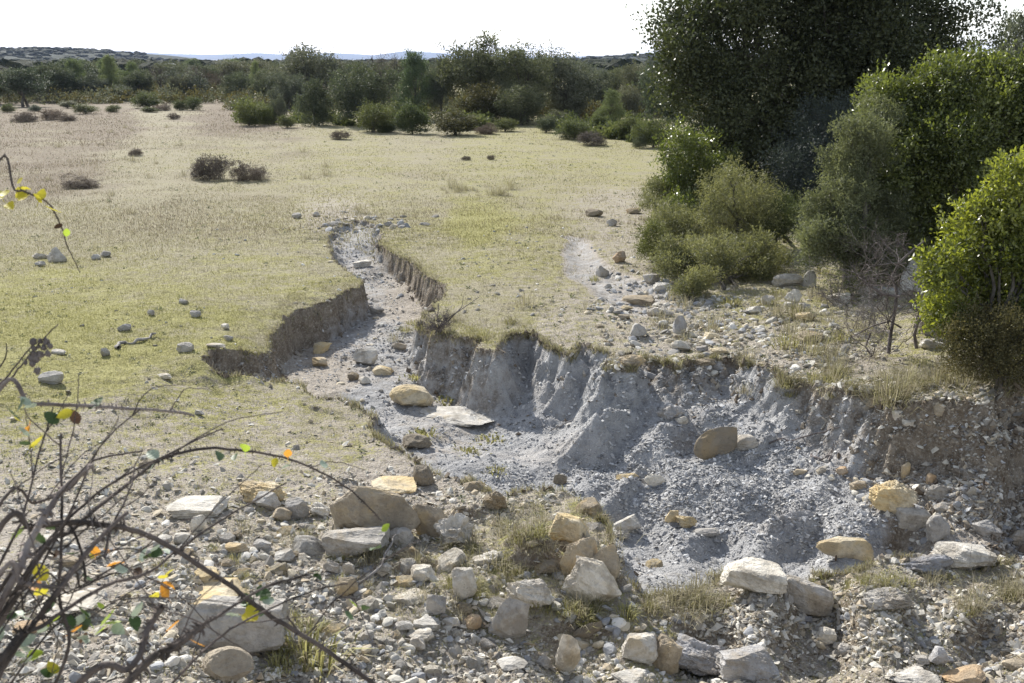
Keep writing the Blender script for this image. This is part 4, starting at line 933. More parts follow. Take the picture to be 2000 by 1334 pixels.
def bare_variant(j):
    key = ('bare', j)
    if key in VAR: return VAR[key]
    r = np.random.RandomState(3000 + j); parts = []
    def grow(a, d, ln, rad, lev):
        e = a + d * ln; p = curve_pts(a, e, r, 5, .10); parts.append(tube(p, np.linspace(rad, rad * .6, 5), 4 if lev else 6))
        if lev >= 4: return
        for _ in range(3 if lev < 2 else 4):
            q = p[r.randint(2, 5)]; nd = d + r.normal(size=3) * .55; nd[2] = abs(nd[2]) * .8 + .15; nd /= np.linalg.norm(nd); grow(q, nd, ln * r.uniform(.5, .75), rad * .52, lev + 1)
    grow(np.array([0, 0, -.02]), np.array([.05, 0, 1.]), .34, .022, 0); v, f = join(parts); v[:, :2] *= 1.1; s = 1 / v[:, 2].max(); v = v * s
    L = lobes_for('oak', r); cd = crown_data('crown', L, 330, 8, .05, .03, .008, LM['thorn'], 3100 + j, gap=.6)
    VAR[key] = (mesh_data('trunk', v, f, BARK), cd); return VAR[key]
def plant(name, px0, px1, ytop, ybase, key, label, cat, group=None, z=None, ratio=None):
    """stands on the ground at ybase; its height and width are what the photograph shows from there"""
    cx_ = (px0 + px1) / 2
    if z is None:
        if ybase > 330: x, y, z, t = hit(cx_, ybase)
        else: x, y = unproj(cx_, ybase, 0.0); x, y = float(x), float(y); z = float(terrain(np.array([x]), np.array([y]))[0]); x, y = unproj(cx_, ybase, z); x, y = float(x), float(y)
    else: x, y = unproj(cx_, ybase, z); x, y = float(x), float(y)
    _, _, dz = ray(cx_, ytop); fw = y * cp - (z - H) * sp
    # height so that the top lies on the ray through ytop
    h = max((H + float(dz) * y / float(ray(cx_, ytop)[1])) - z, .1); wd_ = (px1 - px0) / FPX * fw
    tm, cm = bare_variant(key[1]) if key[0] == 'bare' else variant(key)
    wr = .93 if key[0] != 'bare' else .8
    e = empty(name, (x, y, z - .01 * h), label, cat, group); e['kind'] = 'thing'
    e.rotation_euler = (0, 0, (cx_ * 1.37) % 6.28); e.scale = (wd_ / wr, wd_ / wr, h * (1.02 if key[0] == 'bare' else 1.0))
    for nm, md in (('trunk', tm), ('crown', cm)):
        o = bpy.data.objects.new(nm, md); C.objects.link(o); o.parent = e
    return e
HOAK, PINE, BUSH, BARE = 'holm_oak', 'pine_tree', 'bush', 'bare_tree'
PL = [
 # left far group
 (HOAK,-40,38,134,204,('oak','oak',0),'dark tree cut by the left edge at the far side of the meadow','tree'),
 (HOAK,2,92,132,208,('oak','oak',1),'round dark oak standing free in front of the far left trees','tree'),
 (HOAK,66,128,122,199,('oak','oak',2),'dark leaning oak right behind the round free-standing one','tree'),
 (HOAK,104,158,130,197,('oak','oak',3),'compact dark oak with several stems below the left hill','tree'),
 (PINE,122,176,115,194,('pine','pine',0),'grey-green pine rising behind the compact multi-stemmed oak','tree'),
 (HOAK,160,206,142,196,('oak','oakg',0),'small slender oak between the two far left pines','tree'),
 (PINE,194,242,107,193,('pine','pine',1),'tallest far left pine with a narrow two-topped crown','tree'),
 (PINE,240,286,120,192,('pine','pine',2),'pale pine just right of the tallest far left pine','tree'),
 (HOAK,210,262,166,198,('oaklow','oak',0),'low dark spreading oak below the tallest far left pine','tree'),
 (HOAK,262,300,140,194,('oak','oak',4),'upright dark oak below the pale pine','tree'),
 (BARE,292,345,126,194,('bare',0),'brown half-bare tree left of the pale forked one','tree'),
 (BARE,350,410,124,194,('bare',1),'pale forked bare tree in the far wood edge','tree'),
 (BARE,405,446,134,192,('bare',2),'purplish bare tree right of the pale forked one','tree'),
 (HOAK,330,372,146,196,('oaklow','oakg',1),'grey-green low oak under the half-bare trees','tree'),
 (HOAK,440,500,140,202,('oaklow','oak',1),'dense dark oak with a rounded top beside the bare trees','tree'),
 (PINE,486,516,118,196,('pine','pine',3),'small yellow-green pine top between the dense oaks','tree'),
 (HOAK,494,552,138,204,('oaklow','oak',2),'dense dark oak left of the tallest mid oak','tree'),
 (HOAK,545,665,88,208,('oak','oakg',2),'tallest mid oak with an airy domed top against the sky','tree'),
 (HOAK,535,600,140,214,('oaklow','oakg',3),'grey oak filling in below the tallest mid oak','tree'),
 (BARE,640,690,112,206,('bare',3),'thin bare tree at the right flank of the tallest mid oak','tree'),
 (HOAK,652,765,128,246,('oaklow','oak',3),'broad dark oak mass left of the light green pine','tree'),
 (HOAK,676,726,120,232,('oak','oak',5),'round oak top showing above the broad dark oak mass','tree'),
 (HOAK,582,646,154,246,('column','oak',0),'tapering dark evergreen at the meadow edge','tree'),
 (BARE,735,785,99,228,('bare',4),'bare brown tree reaching above the crowns','tree'),
 (PINE,768,858,98,232,('pine','pine',4),'large light green pine in the middle of the tree line','tree'),
 (HOAK,838,890,112,232,('oak','oakg',4),'narrow grey-green oak right of the light green pine','tree'),
 (HOAK,868,992,66,232,('oak','oak',6),'highest dark oak with a pointed crown above the tree line','tree'),
 (HOAK,956,1072,86,236,('oaklow','oak',7),'broad oak right of the highest pointed one','tree'),
 (HOAK,1044,1160,92,232,('oaklow','oakg',5),'broad oak with a brownish top at the end of the tall group','tree'),
 (HOAK,1120,1192,122,222,('oaklow','oakg',6),'lower greyish oak stepping down from the tall group','tree'),
 (HOAK,1176,1240,132,216,('oak','oak',8),'small dark oak before the low right hill','tree'),
 (HOAK,1215,1290,124,224,('oaklow','oakg',7),'brownish-green oak before the low right hill','tree'),
 (HOAK,1258,1345,104,262,('oaklow','oak',4),'dark oak touching the outline of the huge oak','tree'),
 # bushes along the edge
 (BUSH,462,512,197,246,('bush','jun',0),'dark green bush with a pointed top at the meadow corner','bush'),
 (BUSH,505,536,204,244,('bush','jun',0),'olive bush next to the pointed dark green one','bush'),
 (BUSH,530,560,184,243,('bush','oakg',0),'grey-green bush left of the tapering evergreen','bush'),
 (BUSH,548,576,224,250,('bush','jun',1),'low bush in front of the grey-green one','bush'),
 (BUSH,690,768,197,258,('bush','jun',2),'wide green bush bulging into the meadow left of the light pine','bush'),
 (BUSH,772,836,196,262,('bush','jun',3),'upright dark bush in front of the light green pine','bush'),
 (BUSH,850,932,216,264,('bush','rust',1),'olive dome-shaped bush right of the upright dark one','bush'),
 (BUSH,742,776,236,258,('bush','jun',2),'small olive bush between the two larger ones','bush'),
 (BUSH,903,985,160,242,('bush','rust',0),'rust-tinted bush below the highest oak','bush'),
 (BUSH,975,1060,166,244,('bush','oak',1),'dark bush below the broad oak','bush'),
 (BUSH,1078,1138,172,232,('bush','oakg',1),'rounded pale-topped bush at the wood edge','bush'),
 (BUSH,1060,1110,214,250,('bush','oakg',2),'grey bush below the rounded pale-topped one','bush'),
 (BUSH,968,1008,230,256,('bush','jun',4),'small pale green bush at the meadow edge near scattered rocks','bush'),
 (PINE,1165,1222,174,250,('pine','pine',5),'young bushy pine among the edge shrubs','tree'),
 (BUSH,1092,1158,232,272,('bush','jun',5),'low wide green bush before the young pine','bush'),
 (BUSH,1150,1184,222,262,('bush','jun',3),'green bush at the foot of the young pine','bush'),
 (BUSH,1198,1248,228,272,('bush','jun',6),'light green bush right of the young pine','bush'),
 (BUSH,1206,1252,166,228,('bush','oakg',3),'rounded bush behind the light green one','bush'),
 (BUSH,1244,1310,232,288,('bush','jun',7),'grey-green shrub between the meadow and the huge oak','bush'),
 (BUSH,1130,1182,256,284,('cushion','thorn',0),'low grey twiggy shrub at the meadow edge','bush'),
 (BUSH,1236,1262,262,290,('bush','oak',4),'small dark shrub near the huge oak','bush'),
 (BUSH,1050,1084,226,258,('bush','oak',5),'small shrub near the pale rocks of the wood edge','bush'),
 (BUSH,930,968,240,262,('cushion','thorn',1),'dry grey shrub right of the olive dome-shaped bush','bush'),
 (BUSH,4,28,202,220,('bush','jun',0),'small round green bush near the left edge of the far meadow','bush'),
 (BUSH,148,188,202,222,('bush','jun',1),'round dark bush alone on the far meadow, widest of its row','bush'),
 (BUSH,208,234,204,220,('bush','jun',2),'small round bush right of the widest one','bush'),
 (BUSH,276,306,208,220,('bush','jun',3),'flat yellow-green bush on the far meadow','bush'),
 (BUSH,262,310,178,212,('bush','jun',0),'yellow-green bush below the upright dark oak','bush'),
 (BUSH,338,364,194,216,('bush','jun',3),'left of two dark bushes in front of the bare trees','bush'),
 (BUSH,362,394,188,216,('bush','jun',4),'right of two dark bushes in front of the bare trees','bush'),
 (BUSH,118,150,196,212,('bush','oakg',1),'grey bush below the compact multi-stemmed oak','bush'),
 (BUSH,58,80,204,218,('bush','oakg',2),'grey bush at the foot of the round free-standing oak','bush'),
 (BUSH,300,332,200,216,('cushion','thorn',1),'brown bush left of the two dark ones','bush'),
 (BUSH,28,72,218,238,('cushion','thorn',2),'brown twiggy bush in the purple grass at the far left','bush'),
 (BUSH,82,118,212,234,('cushion','thorn',3),'brown twiggy bush, left one of two touching','bush'),
 (BUSH,114,146,216,236,('cushion','thorn',4),'brown twiggy bush, right one of two touching','bush'),
 (BUSH,330,350,220,232,('cushion','thorn',2),'tiny brown bush in purple grass before the dark pair','bush'),
 (BUSH,376,446,302,350,('cushion','thorn',0),'left and larger of two thorny brown bushes on the meadow','bush'),
 (BUSH,456,520,312,352,('cushion','thorn',1),'right of two thorny brown bushes on the meadow','bush'),
 (BUSH,126,188,338,366,('cushion','thorn',4),'low reddish-brown thorny bush on the left meadow','bush'),
 (BUSH,648,682,254,272,('cushion','thorn',3),'brown cushion-shaped bush left of the wide green one','bush'),
 (BUSH,902,918,304,313,('cushion','thorn',2),'tiny dark shrub, left of two specks on the open meadow','bush'),
 (BUSH,952,966,302,312,('cushion','thorn',3),'tiny dark shrub, right of two specks on the open meadow','bush'),
 (BUSH,252,278,290,304,('cushion','thorn',2),'little grey shrub behind the thorny pair','bush'),
 (HOAK,1918,2040,22,300,('oak','oakg',1),'farther grey-green oak showing between huge oak and right edge','tree'),
]
for nm, x0, x1, yt, yb, key, lab, cat in PL: plant(nm, x0, x1, yt, yb, key, lab, cat)
# scrub filling the foot of the wood
def scrub(n, seed, edge=False):
    r = np.random.RandomState(seed); px = r.uniform(-80, 1400, n); py = np.where(px < 455, r.uniform(178, 201, n), 196 + r.rand(n) * (22 + 18 * sstep(600, 1200, px)))
    if edge:
        px = r.uniform(470, 1330, n); base = np.interp(px, [470, 560, 620, 690, 900, 1060, 1130, 1200, 1330], [236, 240, 234, 246, 254, 248, 262, 268, 290]); py = base - np.abs(r.normal(size=n)) * 13 + 4; q = r.rand(n) < sstep(-.15, .25, fbm(px / 100, py / 100, 2.2, 2, 611)); px, py = px[q], py[q]; n = len(px)
    x, y = unproj(px, py, 0.0); z = terrain(x, y); k = 70; R_ = (r.uniform(.2, .85, n) ** 1.2 if edge else r.uniform(.35, 1.0, n)) * y / 75
    d = r.normal(size=(n, k, 3)); d /= np.linalg.norm(d, axis=2)[..., None]; d[..., 2] = np.abs(d[..., 2]); P = np.stack([x, y, z], -1)[:, None] + d * R_[:, None, None] * r.uniform(.6, 1.1, (n, k, 1)) * np.array([1, 1, 1.1]); P = P.reshape(-1, 3); m = len(P)
    V, F = leaf_quads(P, d.reshape(-1, 3) + r.normal(size=(m, 3)) * .8, r.normal(size=(m, 3)), r.uniform(.12, .22, m), r.uniform(.07, .12, m))
    o = mk('undergrowth', V, F, LM['jun'] if edge else LM['rust'] if seed % 2 else LM['oakg'], None, {'var': np.repeat(np.clip(np.repeat(r.rand(n), k) * .6 + r.rand(m) * .4, 0, 1), 4)}); tag(o, 'dense dark scrub filling the ground between the trees of the wood edge', 'scrub', None, 'stuff')
scrub(900, 41); scrub(750, 42); scrub(1000, 43, True)
# farther wood: single trees behind the edge
r = np.random.RandomState(91)
for i in range(95):
    px = r.uniform(-120, 1420); py = r.uniform(140, 190) if i < 60 else r.uniform(172, 200); kd = [('oak','oak',r.randint(9)), ('oaklow','oak',r.randint(5)), ('oaklow','oakg',r.randint(8)), ('pine','pine',r.randint(6)), ('bare',r.randint(5))][r.choice(5, p=[.3,.25,.25,.12,.08])]
    x, y = unproj(px, py, 0.0); hgt = r.uniform(2.0, 3.15); top = 667 - FPX * ((y * sp + (hgt - H) * cp) / (y * cp - (hgt - H) * sp)); wpx = hgt * r.uniform(.9, 1.3) / (y * cp) * FPX
    plant('wood_tree', px - wpx / 2, px + wpx / 2, top, py, kd, 'evergreen or leafless tree of the far wood behind the first row of trees', 'tree', 'trees of the far wood', z=0.0)

# low rosettes and clods of moss that speckle the turf
px = rs.uniform(-60, 1700, 5200); py = 232 + (1020 - 232) * rs.rand(5200) ** 1.25; x, y, z = to_ground(px, py); g, c_, h_, m_, sd, wd = attr_at(x, y)
ok = (g > .35) & (sd < -.02) & (rs.rand(len(x)) < np.clip(.35 + 1.6 * fbm(x, y, .9, 3, 601), .05, 1)); x, y, z = x[ok], y[ok], z[ok]; n = len(x); k = 12; R_ = rs.uniform(.010, .026, n) * (1 + y * .03)
d = rs.normal(size=(n, k, 3)); d[..., 2] = np.abs(d[..., 2]) * .45; d /= np.linalg.norm(d, axis=2)[..., None]; P = np.repeat(np.stack([x, y, z], -1)[:, None], k, 1) + d * R_[:, None, None] * .3
V, F = leaf_quads(P.reshape(-1, 3), d.reshape(-1, 3), rs.normal(size=(n * k, 3)) * .4 + np.array([0, 0, 1.]), np.repeat(R_, k), np.repeat(R_, k) * .45)
o = mk('meadow_herbs', V, F, LM['cade'], None, {'var': np.repeat(np.clip(np.repeat(rs.rand(n), k) * .5 + .3 * rs.rand(n * k), 0, 1), 4)}); tag(o, 'small dark herbs and moss clumps speckling the grazed meadow', 'herbs', None, 'stuff')
# ---------------------------------------------------------------- big plants at the right
def px_lobes(L, t, seed, dz=.25):
    """lobes given where the photograph shows them, at forward distance t (m), with their own spread in depth"""
    r = np.random.RandomState(seed); out = []
    for q in L:
        dx, dy, dz_ = ray(q[0], q[1]); tt = t + (q[3] if len(q) > 3 else r.uniform(-1, 1) * dz * t * .12); rr_ = q[2] * tt / FPX
        out.append((float(dx) * tt, float(dy) * tt, H + float(dz_) * tt, rr_ * r.uniform(.95, 1.15), rr_ * r.uniform(.9, 1.2), rr_ * r.uniform(.85, 1.05)))
    return out
def big(name, L, t, base, mat, n_cl, per, cr, Ls, Ws, label, cat, r0, seed, stems=2, up=.35, gap=.2, inner=.25, sub=3, extra=None, noisef=1.0, droop=0, sprig=None):
    bx, by, bz, bt = hit(*base); e = empty(name, (bx, by, bz), label, cat); e['kind'] = 'thing'
    lb = np.array(px_lobes(L, t, seed)); lb[:, :3] -= np.array([bx, by, bz]); gz = .0
    r = np.random.RandomState(seed + 5)
    v, f = limbs((0, 0, -.05), lb, r, r0, 6, sub, stems)
    mk('trunk', v, f, BARK, e, None, True)
    cd = crown_data('crown', lb, n_cl, per, cr, Ls, Ws, LM[mat], seed, up=up, gap=gap, inner=inner, noisef=noisef, droop=droop, sprig=sprig if sprig is not None else (.4 if mat in ('cade', 'jun') else .2))
    o = bpy.data.objects.new('crown', cd); C.objects.link(o); o.parent = e
    return e
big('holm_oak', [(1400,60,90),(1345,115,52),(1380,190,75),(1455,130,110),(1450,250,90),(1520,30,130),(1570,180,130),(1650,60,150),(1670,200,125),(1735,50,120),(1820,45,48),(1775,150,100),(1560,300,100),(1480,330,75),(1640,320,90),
 (1600,-110,200),(1450,-60,120),(1715,-90,140),(1345,30,42),(1410,290,50),(1845,105,34),(1420,360,50),(1560,380,60)], 23.5, (1570,392), 'oakbig', 15000, 16, .15, .080, .052, 'huge dark holm oak filling the upper right, cut by the top edge', 'tree', .20, 4001, 3, sub=4, inner=.35)
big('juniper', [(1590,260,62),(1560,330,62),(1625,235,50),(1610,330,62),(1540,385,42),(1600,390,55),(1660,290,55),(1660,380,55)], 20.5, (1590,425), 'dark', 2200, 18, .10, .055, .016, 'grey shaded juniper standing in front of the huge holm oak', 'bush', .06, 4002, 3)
big('holm_oak_shoot', [(1340,292,38),(1350,345,46),(1400,345,45),(1315,365,32),(1380,385,40),(1330,400,30)], 21.0, (1360,414), 'phil', 1500, 16, .085, .055, .030, 'glossy dark shrub at the left foot of the huge holm oak', 'bush', .04, 4003, 3)
big('low_shrub', [(1275,372,22),(1290,395,22),(1262,392,16)], 21.5, (1278,408), 'cade', 260, 18, .06, .05, .014, 'little yellow-green shrub left of the glossy dark shrub', 'bush', .02, 4004, 3)
big('juniper', [(1440,375,42),(1410,400,38),(1475,400,40),(1440,430,50),(1400,445,40),(1490,440,40),(1395,470,32),(1450,470,44),(1425,352,22)], 18.0, (1440,495), 'cade', 2000, 18, .075, .048, .012, 'rounded juniper bush standing higher than its neighbours below the huge oak', 'bush', .05, 4005, 3, gap=.35)
big('juniper', [(1320,425,32),(1345,440,30),(1300,445,28),(1330,460,30)], 18.2, (1322,475), 'cade', 700, 18, .07, .048, .012, 'small rounded juniper left of the higher juniper bush', 'bush', .03, 4006, 3, gap=.35)
big('juniper', [(1275,470,26),(1290,490,24),(1258,490,16)], 17.0, (1278,512), 'jun', 420, 18, .06, .045, .012, 'small dark juniper at the left end of the juniper patch', 'bush', .03, 4007, 3, gap=.35)
big('juniper', [(1320,505,30),(1360,495,34),(1400,500,36),(1440,505,36),(1480,505,34),(1510,515,24),(1300,520,22),(1340,525,28),(1420,535,30),(1470,535,28)], 15.8, (1410,560), 'cade', 2100, 18, .065, .046, .012, 'low spreading yellow-green juniper, widest of the patch', 'bush', .035, 4008, 4, gap=.35)
big('juniper', [(1345,560,24),(1370,545,24),(1330,575,16)], 14.6, (1350,592), 'cade', 420, 18, .05, .042, .011, 'small juniper clump hanging over the small pale channel', 'bush', .02, 4009, 3, gap=.35)
big('juniper', [(1530,405,26),(1555,425,24),(1510,420,26),(1525,445,30),(1500,460,26)], 18.2, (1525,470), 'jun', 650, 18, .07, .046, .012, 'dull low juniper between the rounded one and the shaded boulders', 'bush', .03, 4010, 3, gap=.35)
big('laurel_bush', [(1770,215,60),(1840,175,54),(1905,150,44),(1965,152,46),(1800,265,95),(1900,250,115),(1985,240,95),(1820,370,105),(1920,380,110),(1770,330,75),(1880,460,85),(1780,440,70),(1990,420,90),(2080,300,130),(2075,215,80),(1725,250,40),(1960,490,70)], 15.6, (1870,545), 'phil', 11000, 15, .085, .060, .030, 'large glossy green bush with sunlit leaf tips, cut by the right edge', 'bush', .10, 4011, 4, sub=4)
big('juniper', [(1712,222,34),(1690,275,44),(1665,325,46),(1650,375,48),(1635,425,52),(1620,475,46),(1690,400,60),(1670,480,60),(1735,470,66),(1600,455,26),(1720,330,50),(1680,525,34),(1730,530,36)], 14.9, (1690,560), 'cade', 6500, 19, .06, .046, .012, 'tall yellow-green juniper on the sunny side of the large glossy bush', 'bush', .07, 4012, 4, gap=.3)
big('bright_bush', [(1975,350,44),(1925,400,30),(1990,420,50),(1900,470,48),(1850,510,38),(1960,480,60),(1880,560,62),(1970,570,80),(1835,545,28),(1850,610,40),(1930,640,66),(2050,480,100),(2060,640,100),(2000,330,36)], 10.2, (1940,745), 'lent', 4600, 13, .05, .047, .023, 'bright yellow-green bush with backlit leaves near the right edge', 'bush', .035, 4013, 5, sub=4, gap=.35)
big('small_leaved_shrub', [(1900,660,40),(1950,650,54),(2000,640,50),(1880,705,36),(1940,710,46),(2000,710,50),(2050,690,60)], 9.8, (1950,762), 'rust', 1700, 16, .05, .022, .013, 'dull brownish-green shrub below the bright yellow-green bush', 'bush', .02, 4014, 5, sub=3, gap=.4)
big('herb_clump', [(1700,545,30),(1660,560,24),(1625,555,22)], 14.0, (1665,575), 'jun', 160, 14, .06, .03, .009, 'thin green undergrowth below the tall juniper', 'bush', .008, 4015, 4, gap=.4)

# ---------------------------------------------------------------- twigs, sticks and dead wood
def pray(px, py, t):
    dx, dy, dz = ray(px, py); return np.array([float(dx) * t, float(dy) * t, H + float(dz) * t])
def twigs(r, starts, levels, spread=.6, k=4, shrink=.62, nb=3, up=.0):
    parts = []
    def g(a, d, ln, rad, lv):
        p = curve_pts(a, a + d * ln, r, 5, .12); parts.append(tube(p, np.linspace(rad, rad * .55, 5), k))
        if lv <= 0: return
        for _ in range(nb):
            q = p[r.randint(1, 5)]; nd = d + r.normal(size=3) * spread + np.array([0, 0, up]); nd /= np.linalg.norm(nd); g(q, nd, ln * r.uniform(.45, .8), rad * shrink, lv - 1)
    for a, d, ln, rad in starts: g(np.array(a, float), np.array(d, float) / np.linalg.norm(d), ln, rad, levels)
    return join(parts)
bx, by, bz, bt = hit(1775, 700); r = np.random.RandomState(61)
e = empty('dead_thorn_bush', (bx, by, bz), 'bare grey dead thorn bush with crooked limbs in front of the white-topped boulder', 'bush')
org = np.array([bx, by, bz])
def pl(pts, t=bt): return np.array([pray(a, b, t) for a, b in pts]) - org
for pts, r0_ in (([(1735,690),(1742,650),(1752,610),(1758,575),(1750,545),(1765,520),(1790,500),(1820,478)], .020), ([(1790,680),(1782,650),(1785,625),(1800,600),(1828,575)], .018), ([(1758,580),(1730,578),(1705,562),(1690,548)], .015), ([(1770,515),(1740,512),(1700,515),(1680,510)], .008),
                 ([(1760,640),(1735,625),(1700,632),(1655,652)], .010), ([(1785,640),(1810,620),(1835,590)], .008), ([(1700,650),(1693,680),(1708,700)], .010), ([(1760,575),(1800,578),(1850,592)], .008)):
    P = pl(pts); P[:, 1] += np.linspace(0, 1, len(P)) * r.uniform(-.35, .35); n_ = len(P); v, f = tube(P, np.linspace(r0_, r0_ * .45, n_), 6); mk('limb', v, f, DARKWOOD, e, None, True)
    st = [(P[r.randint(1, n_)], r.normal(size=3) + np.array([-.3, 0, .3]), r.uniform(.18, .38), r0_ * .32) for _ in range(12)]
    v, f = twigs(r, st, 3, .7, 3); mk('twigs', v, f, DARKWOOD, e)
for k_, (px, py, lab, n_) in enumerate([(1700,640,'tangle of thin bare twigs left of the dead thorn bush',12),(1640,600,'low bare twig clump on the right stony slope',8),(1700,540,'bare grey brush at the foot of the tall juniper',11)]):
    x, y, z, t = hit(px, py); e = empty('bare_shrub', (x, y, z), lab, 'bush')
    v, f = twigs(r, [((r.normal() * .08, r.normal() * .08, 0), (r.normal() * .7 - .3, r.normal() * .5, 1), r.uniform(.2, .36), .006) for _ in range(n_)], 3, .65, 3); mk('twigs', v, f, GREYWOOD if k_ != 1 else DARKWOOD, e)
x, y, z, t = hit(858, 652); e = empty('twiggy_bush', (x, y, z), 'small leafless bush with two long red-brown twigs on the gully brink', 'bush')
v, f = twigs(r, [((0, 0, 0), (r.normal() * .5, r.normal() * .4, 1), r.uniform(.12, .22), .006) for _ in range(16)], 3, .7, 3); mk('twigs', v, f, DARKWOOD, e)
for pts in ([(850,650),(870,625),(900,605),(936,580)], [(860,640),(880,622),(902,600),(905,578)]):
    P = np.array([pray(a, b, t) for a, b in pts]) - np.array([x, y, z]); v, f = tube(P, np.linspace(.009, .003, 4), 5); mk('branch', v, f, DARKWOOD, e)
def stick(name, pts, rad, mat, label, lift=0.0, cat='stick', twig=0, seed=3):
    """lies on the ground through the given pixels"""
    G_ = [hit(a, b) for a, b in pts]; o_ = np.array(G_[0][:3]); P = np.array([[g[0], g[1], g[2] + rad * .8] for g in G_]) - o_; P[:, 2] += np.linspace(0, lift, len(P))
    tt = np.linspace(0, 1, 14); si = np.linspace(0, 1, len(P)); Q = np.stack([np.interp(tt, si, P[:, i]) for i in range(3)], -1); rq = np.random.RandomState(seed); Q += rq.normal(size=Q.shape) * rad * .5
    v, f = tube(Q, rad * np.linspace(1, .45, 14) * (1 + .15 * rq.normal(size=14)), 7); parts = [(v, f)]
    if twig: parts.append(twigs(rq, [(Q[rq.randint(3, 13)], rq.normal(size=3) + np.array([0, 0, .6]), .15, rad * .35) for _ in range(twig)], 1, .6, 3))
    v, f = join(parts); o = mk(name, v, f, mat, None, None, True, tuple(o_)); return tag(o, label, cat)
stick('fallen_branch', [(228,683),(236,674),(262,671),(285,664),(306,655)], .026, GREYWOOD, 'crooked grey dead branch lying on the green turf', 0, 'branch')
stick('stick', [(695,1146),(722,1138),(748,1118),(762,1092),(776,1078)], .012, GREYWOOD, 'pale bent stick rising from rubble below the biggest boulder', .12)
stick('root', [(1500,868),(1525,858),(1550,862),(1590,848),(1640,836)], .010, DARKWOOD, 'thin dark root trailing along the foot of the earth bank', 0, 'root')
stick('stick', [(1074,842),(1100,832),(1125,822)], .006, GREYWOOD, 'thin pale stick leaning at the marl cone', .03)
stick('stick', [(1268,770),(1300,752),(1325,735)], .006, GREYWOOD, 'thin pale stick in the shaded marl alcove', .03)
stick('stick', [(1335,486),(1360,483),(1398,484)], .022, GREYWOOD, 'pale dead stick lying between the juniper bushes', .02)
stick('stick', [(1275,940),(1262,948),(1250,956)], .006, GREYWOOD, 'short pale twig on the lower marl slope')
stick('stick', [(1675,1235),(1690,1255),(1697,1275)], .007, GREYWOOD, 'short pale stick on the dark slope right of the bright white flakes')
stick('root', [(1582,890),(1600,900),(1622,893),(1618,905)], .012, DARKWOOD, 'gnarled dark root piece on pale sand below the earth bank', .02, 'root', 3)
stick('stick', [(1120,1235),(1135,1222),(1160,1215)], .005, GREYWOOD, 'thin dry stem bent over above the white egg-shaped boulder', .03)
# seed stalks at the lower right
for k_, (px, py, yt, lab) in enumerate([(1892,1118,945,'thin dry seed stalk, leftmost of three with pale heads at the right edge'),(1928,1122,940,'thin dry seed stalk, middle one of three with pale heads'),(1984,1085,916,'thin dry seed stalk nearest the right edge with a pale head'),
   (1858,1010,830,'tall thin dry stalk without a head before the earth bank'),(1732,1075,1000,'thin dry stalk in front of the smooth grey boulder'),(1618,1195,1090,'thin dry stalk with fluffy head on the ridge behind the tilted block'),(1565,1062,1022,'short dry stalk below the layered ledge'),(75,520,455,'thin dry stalk on the left meadow by the pyramid-shaped rock'),(405,530,470,'thin dry weed stalk on the meadow left of the gully')]):
    x, y, z, t = hit(px, py); h_ = float(t * (py - yt) / FPX / math.cos(PITCH + .15)); e = empty('seed_stalk', (x, y, z), lab, 'stalk')
    v, f = tube(curve_pts((0, 0, -.01), (.06 * h_, 0, h_), r, 8, .03), np.linspace(.0016, .0012, 8), 4); mk('stem', v, f, GREYWOOD, e)
    if k_ in (0, 1, 2, 5): v, f = ICO[1]; mk('seed_head', v * np.array([.008, .008, .024]) + np.array([.06 * h_, 0, h_]), f, LM['thorn'], e)

# ---------------------------------------------------------------- bramble in front of the camera
CANE = bark_material('bramble_cane', (.045, .038, .034), (.165, .135, .12)); CANE2 = bark_material('pale_bramble_cane', (.12, .095, .085), (.33, .285, .26))
def leafmat(name, a, b, tr, trf):
    s = NT(name); n = s.noise(70, 3); s.done(s.mix(s.ramp(n, .35, .65), a, b), .5, None, .4); s.translucent(s.mix(s.ramp(n, .35, .65), a, b), trf); return s.m
BL = {'g': leafmat('bramble_leaf_green', (.035, .065, .025), (.07, .12, .035), 0, .25), 'y': leafmat('bramble_leaf_yellow', (.42, .38, .03), (.62, .55, .06), 0, .5), 'o': leafmat('bramble_leaf_orange', (.55, .17, .03), (.68, .40, .05), 0, .45),
      'r': leafmat('bramble_leaf_dark_red', (.10, .03, .025), (.06, .06, .025), 0, .3), 'p': leafmat('bramble_leaf_pale', (.26, .33, .24), (.42, .48, .38), 0, .2), 'l': leafmat('bramble_leaf_light', (.26, .38, .04), (.40, .50, .06), 0, .5)}
def leaf_mesh(c, j):
    r = np.random.RandomState(j + 5); n = 15; t = np.linspace(0, 1, n); wv = .36 * np.sin(np.pi * t ** .8) ** .8 * (1 + .09 * np.sign(np.sin(t * 40))); fold = r.uniform(.15, .45); curl = r.uniform(-.25, .3)
    V = []; 
    for i in range(n):
        zc = curl * t[i] ** 2
        V += [(-wv[i], t[i], zc + fold * wv[i] + .02 * math.sin(i * 2.1)), (0, t[i], zc), (wv[i], t[i], zc + fold * wv[i] - .02 * math.sin(i * 1.7))]
    F = []
    for i in range(n - 1):
        a = i * 3; F += [(a, a + 1, a + 4, a + 3), (a + 1, a + 2, a + 5, a + 4)]
    b0 = len(V); V += [(-.018, 0, 0), (.018, 0, 0), (.014, -.45, -.12), (-.014, -.45, -.12)]; F.append((b0, b0 + 3, b0 + 2, b0 + 1))
    return mesh_data('leaf', np.array(V), np.array(F), BL[c], None, True)
LEAFM = {(c, j): leaf_mesh(c, j) for c in BL for j in range(3)}
r = np.random.RandomState(71)
ROOT = np.array([-1.25, 1.25, 1.22])
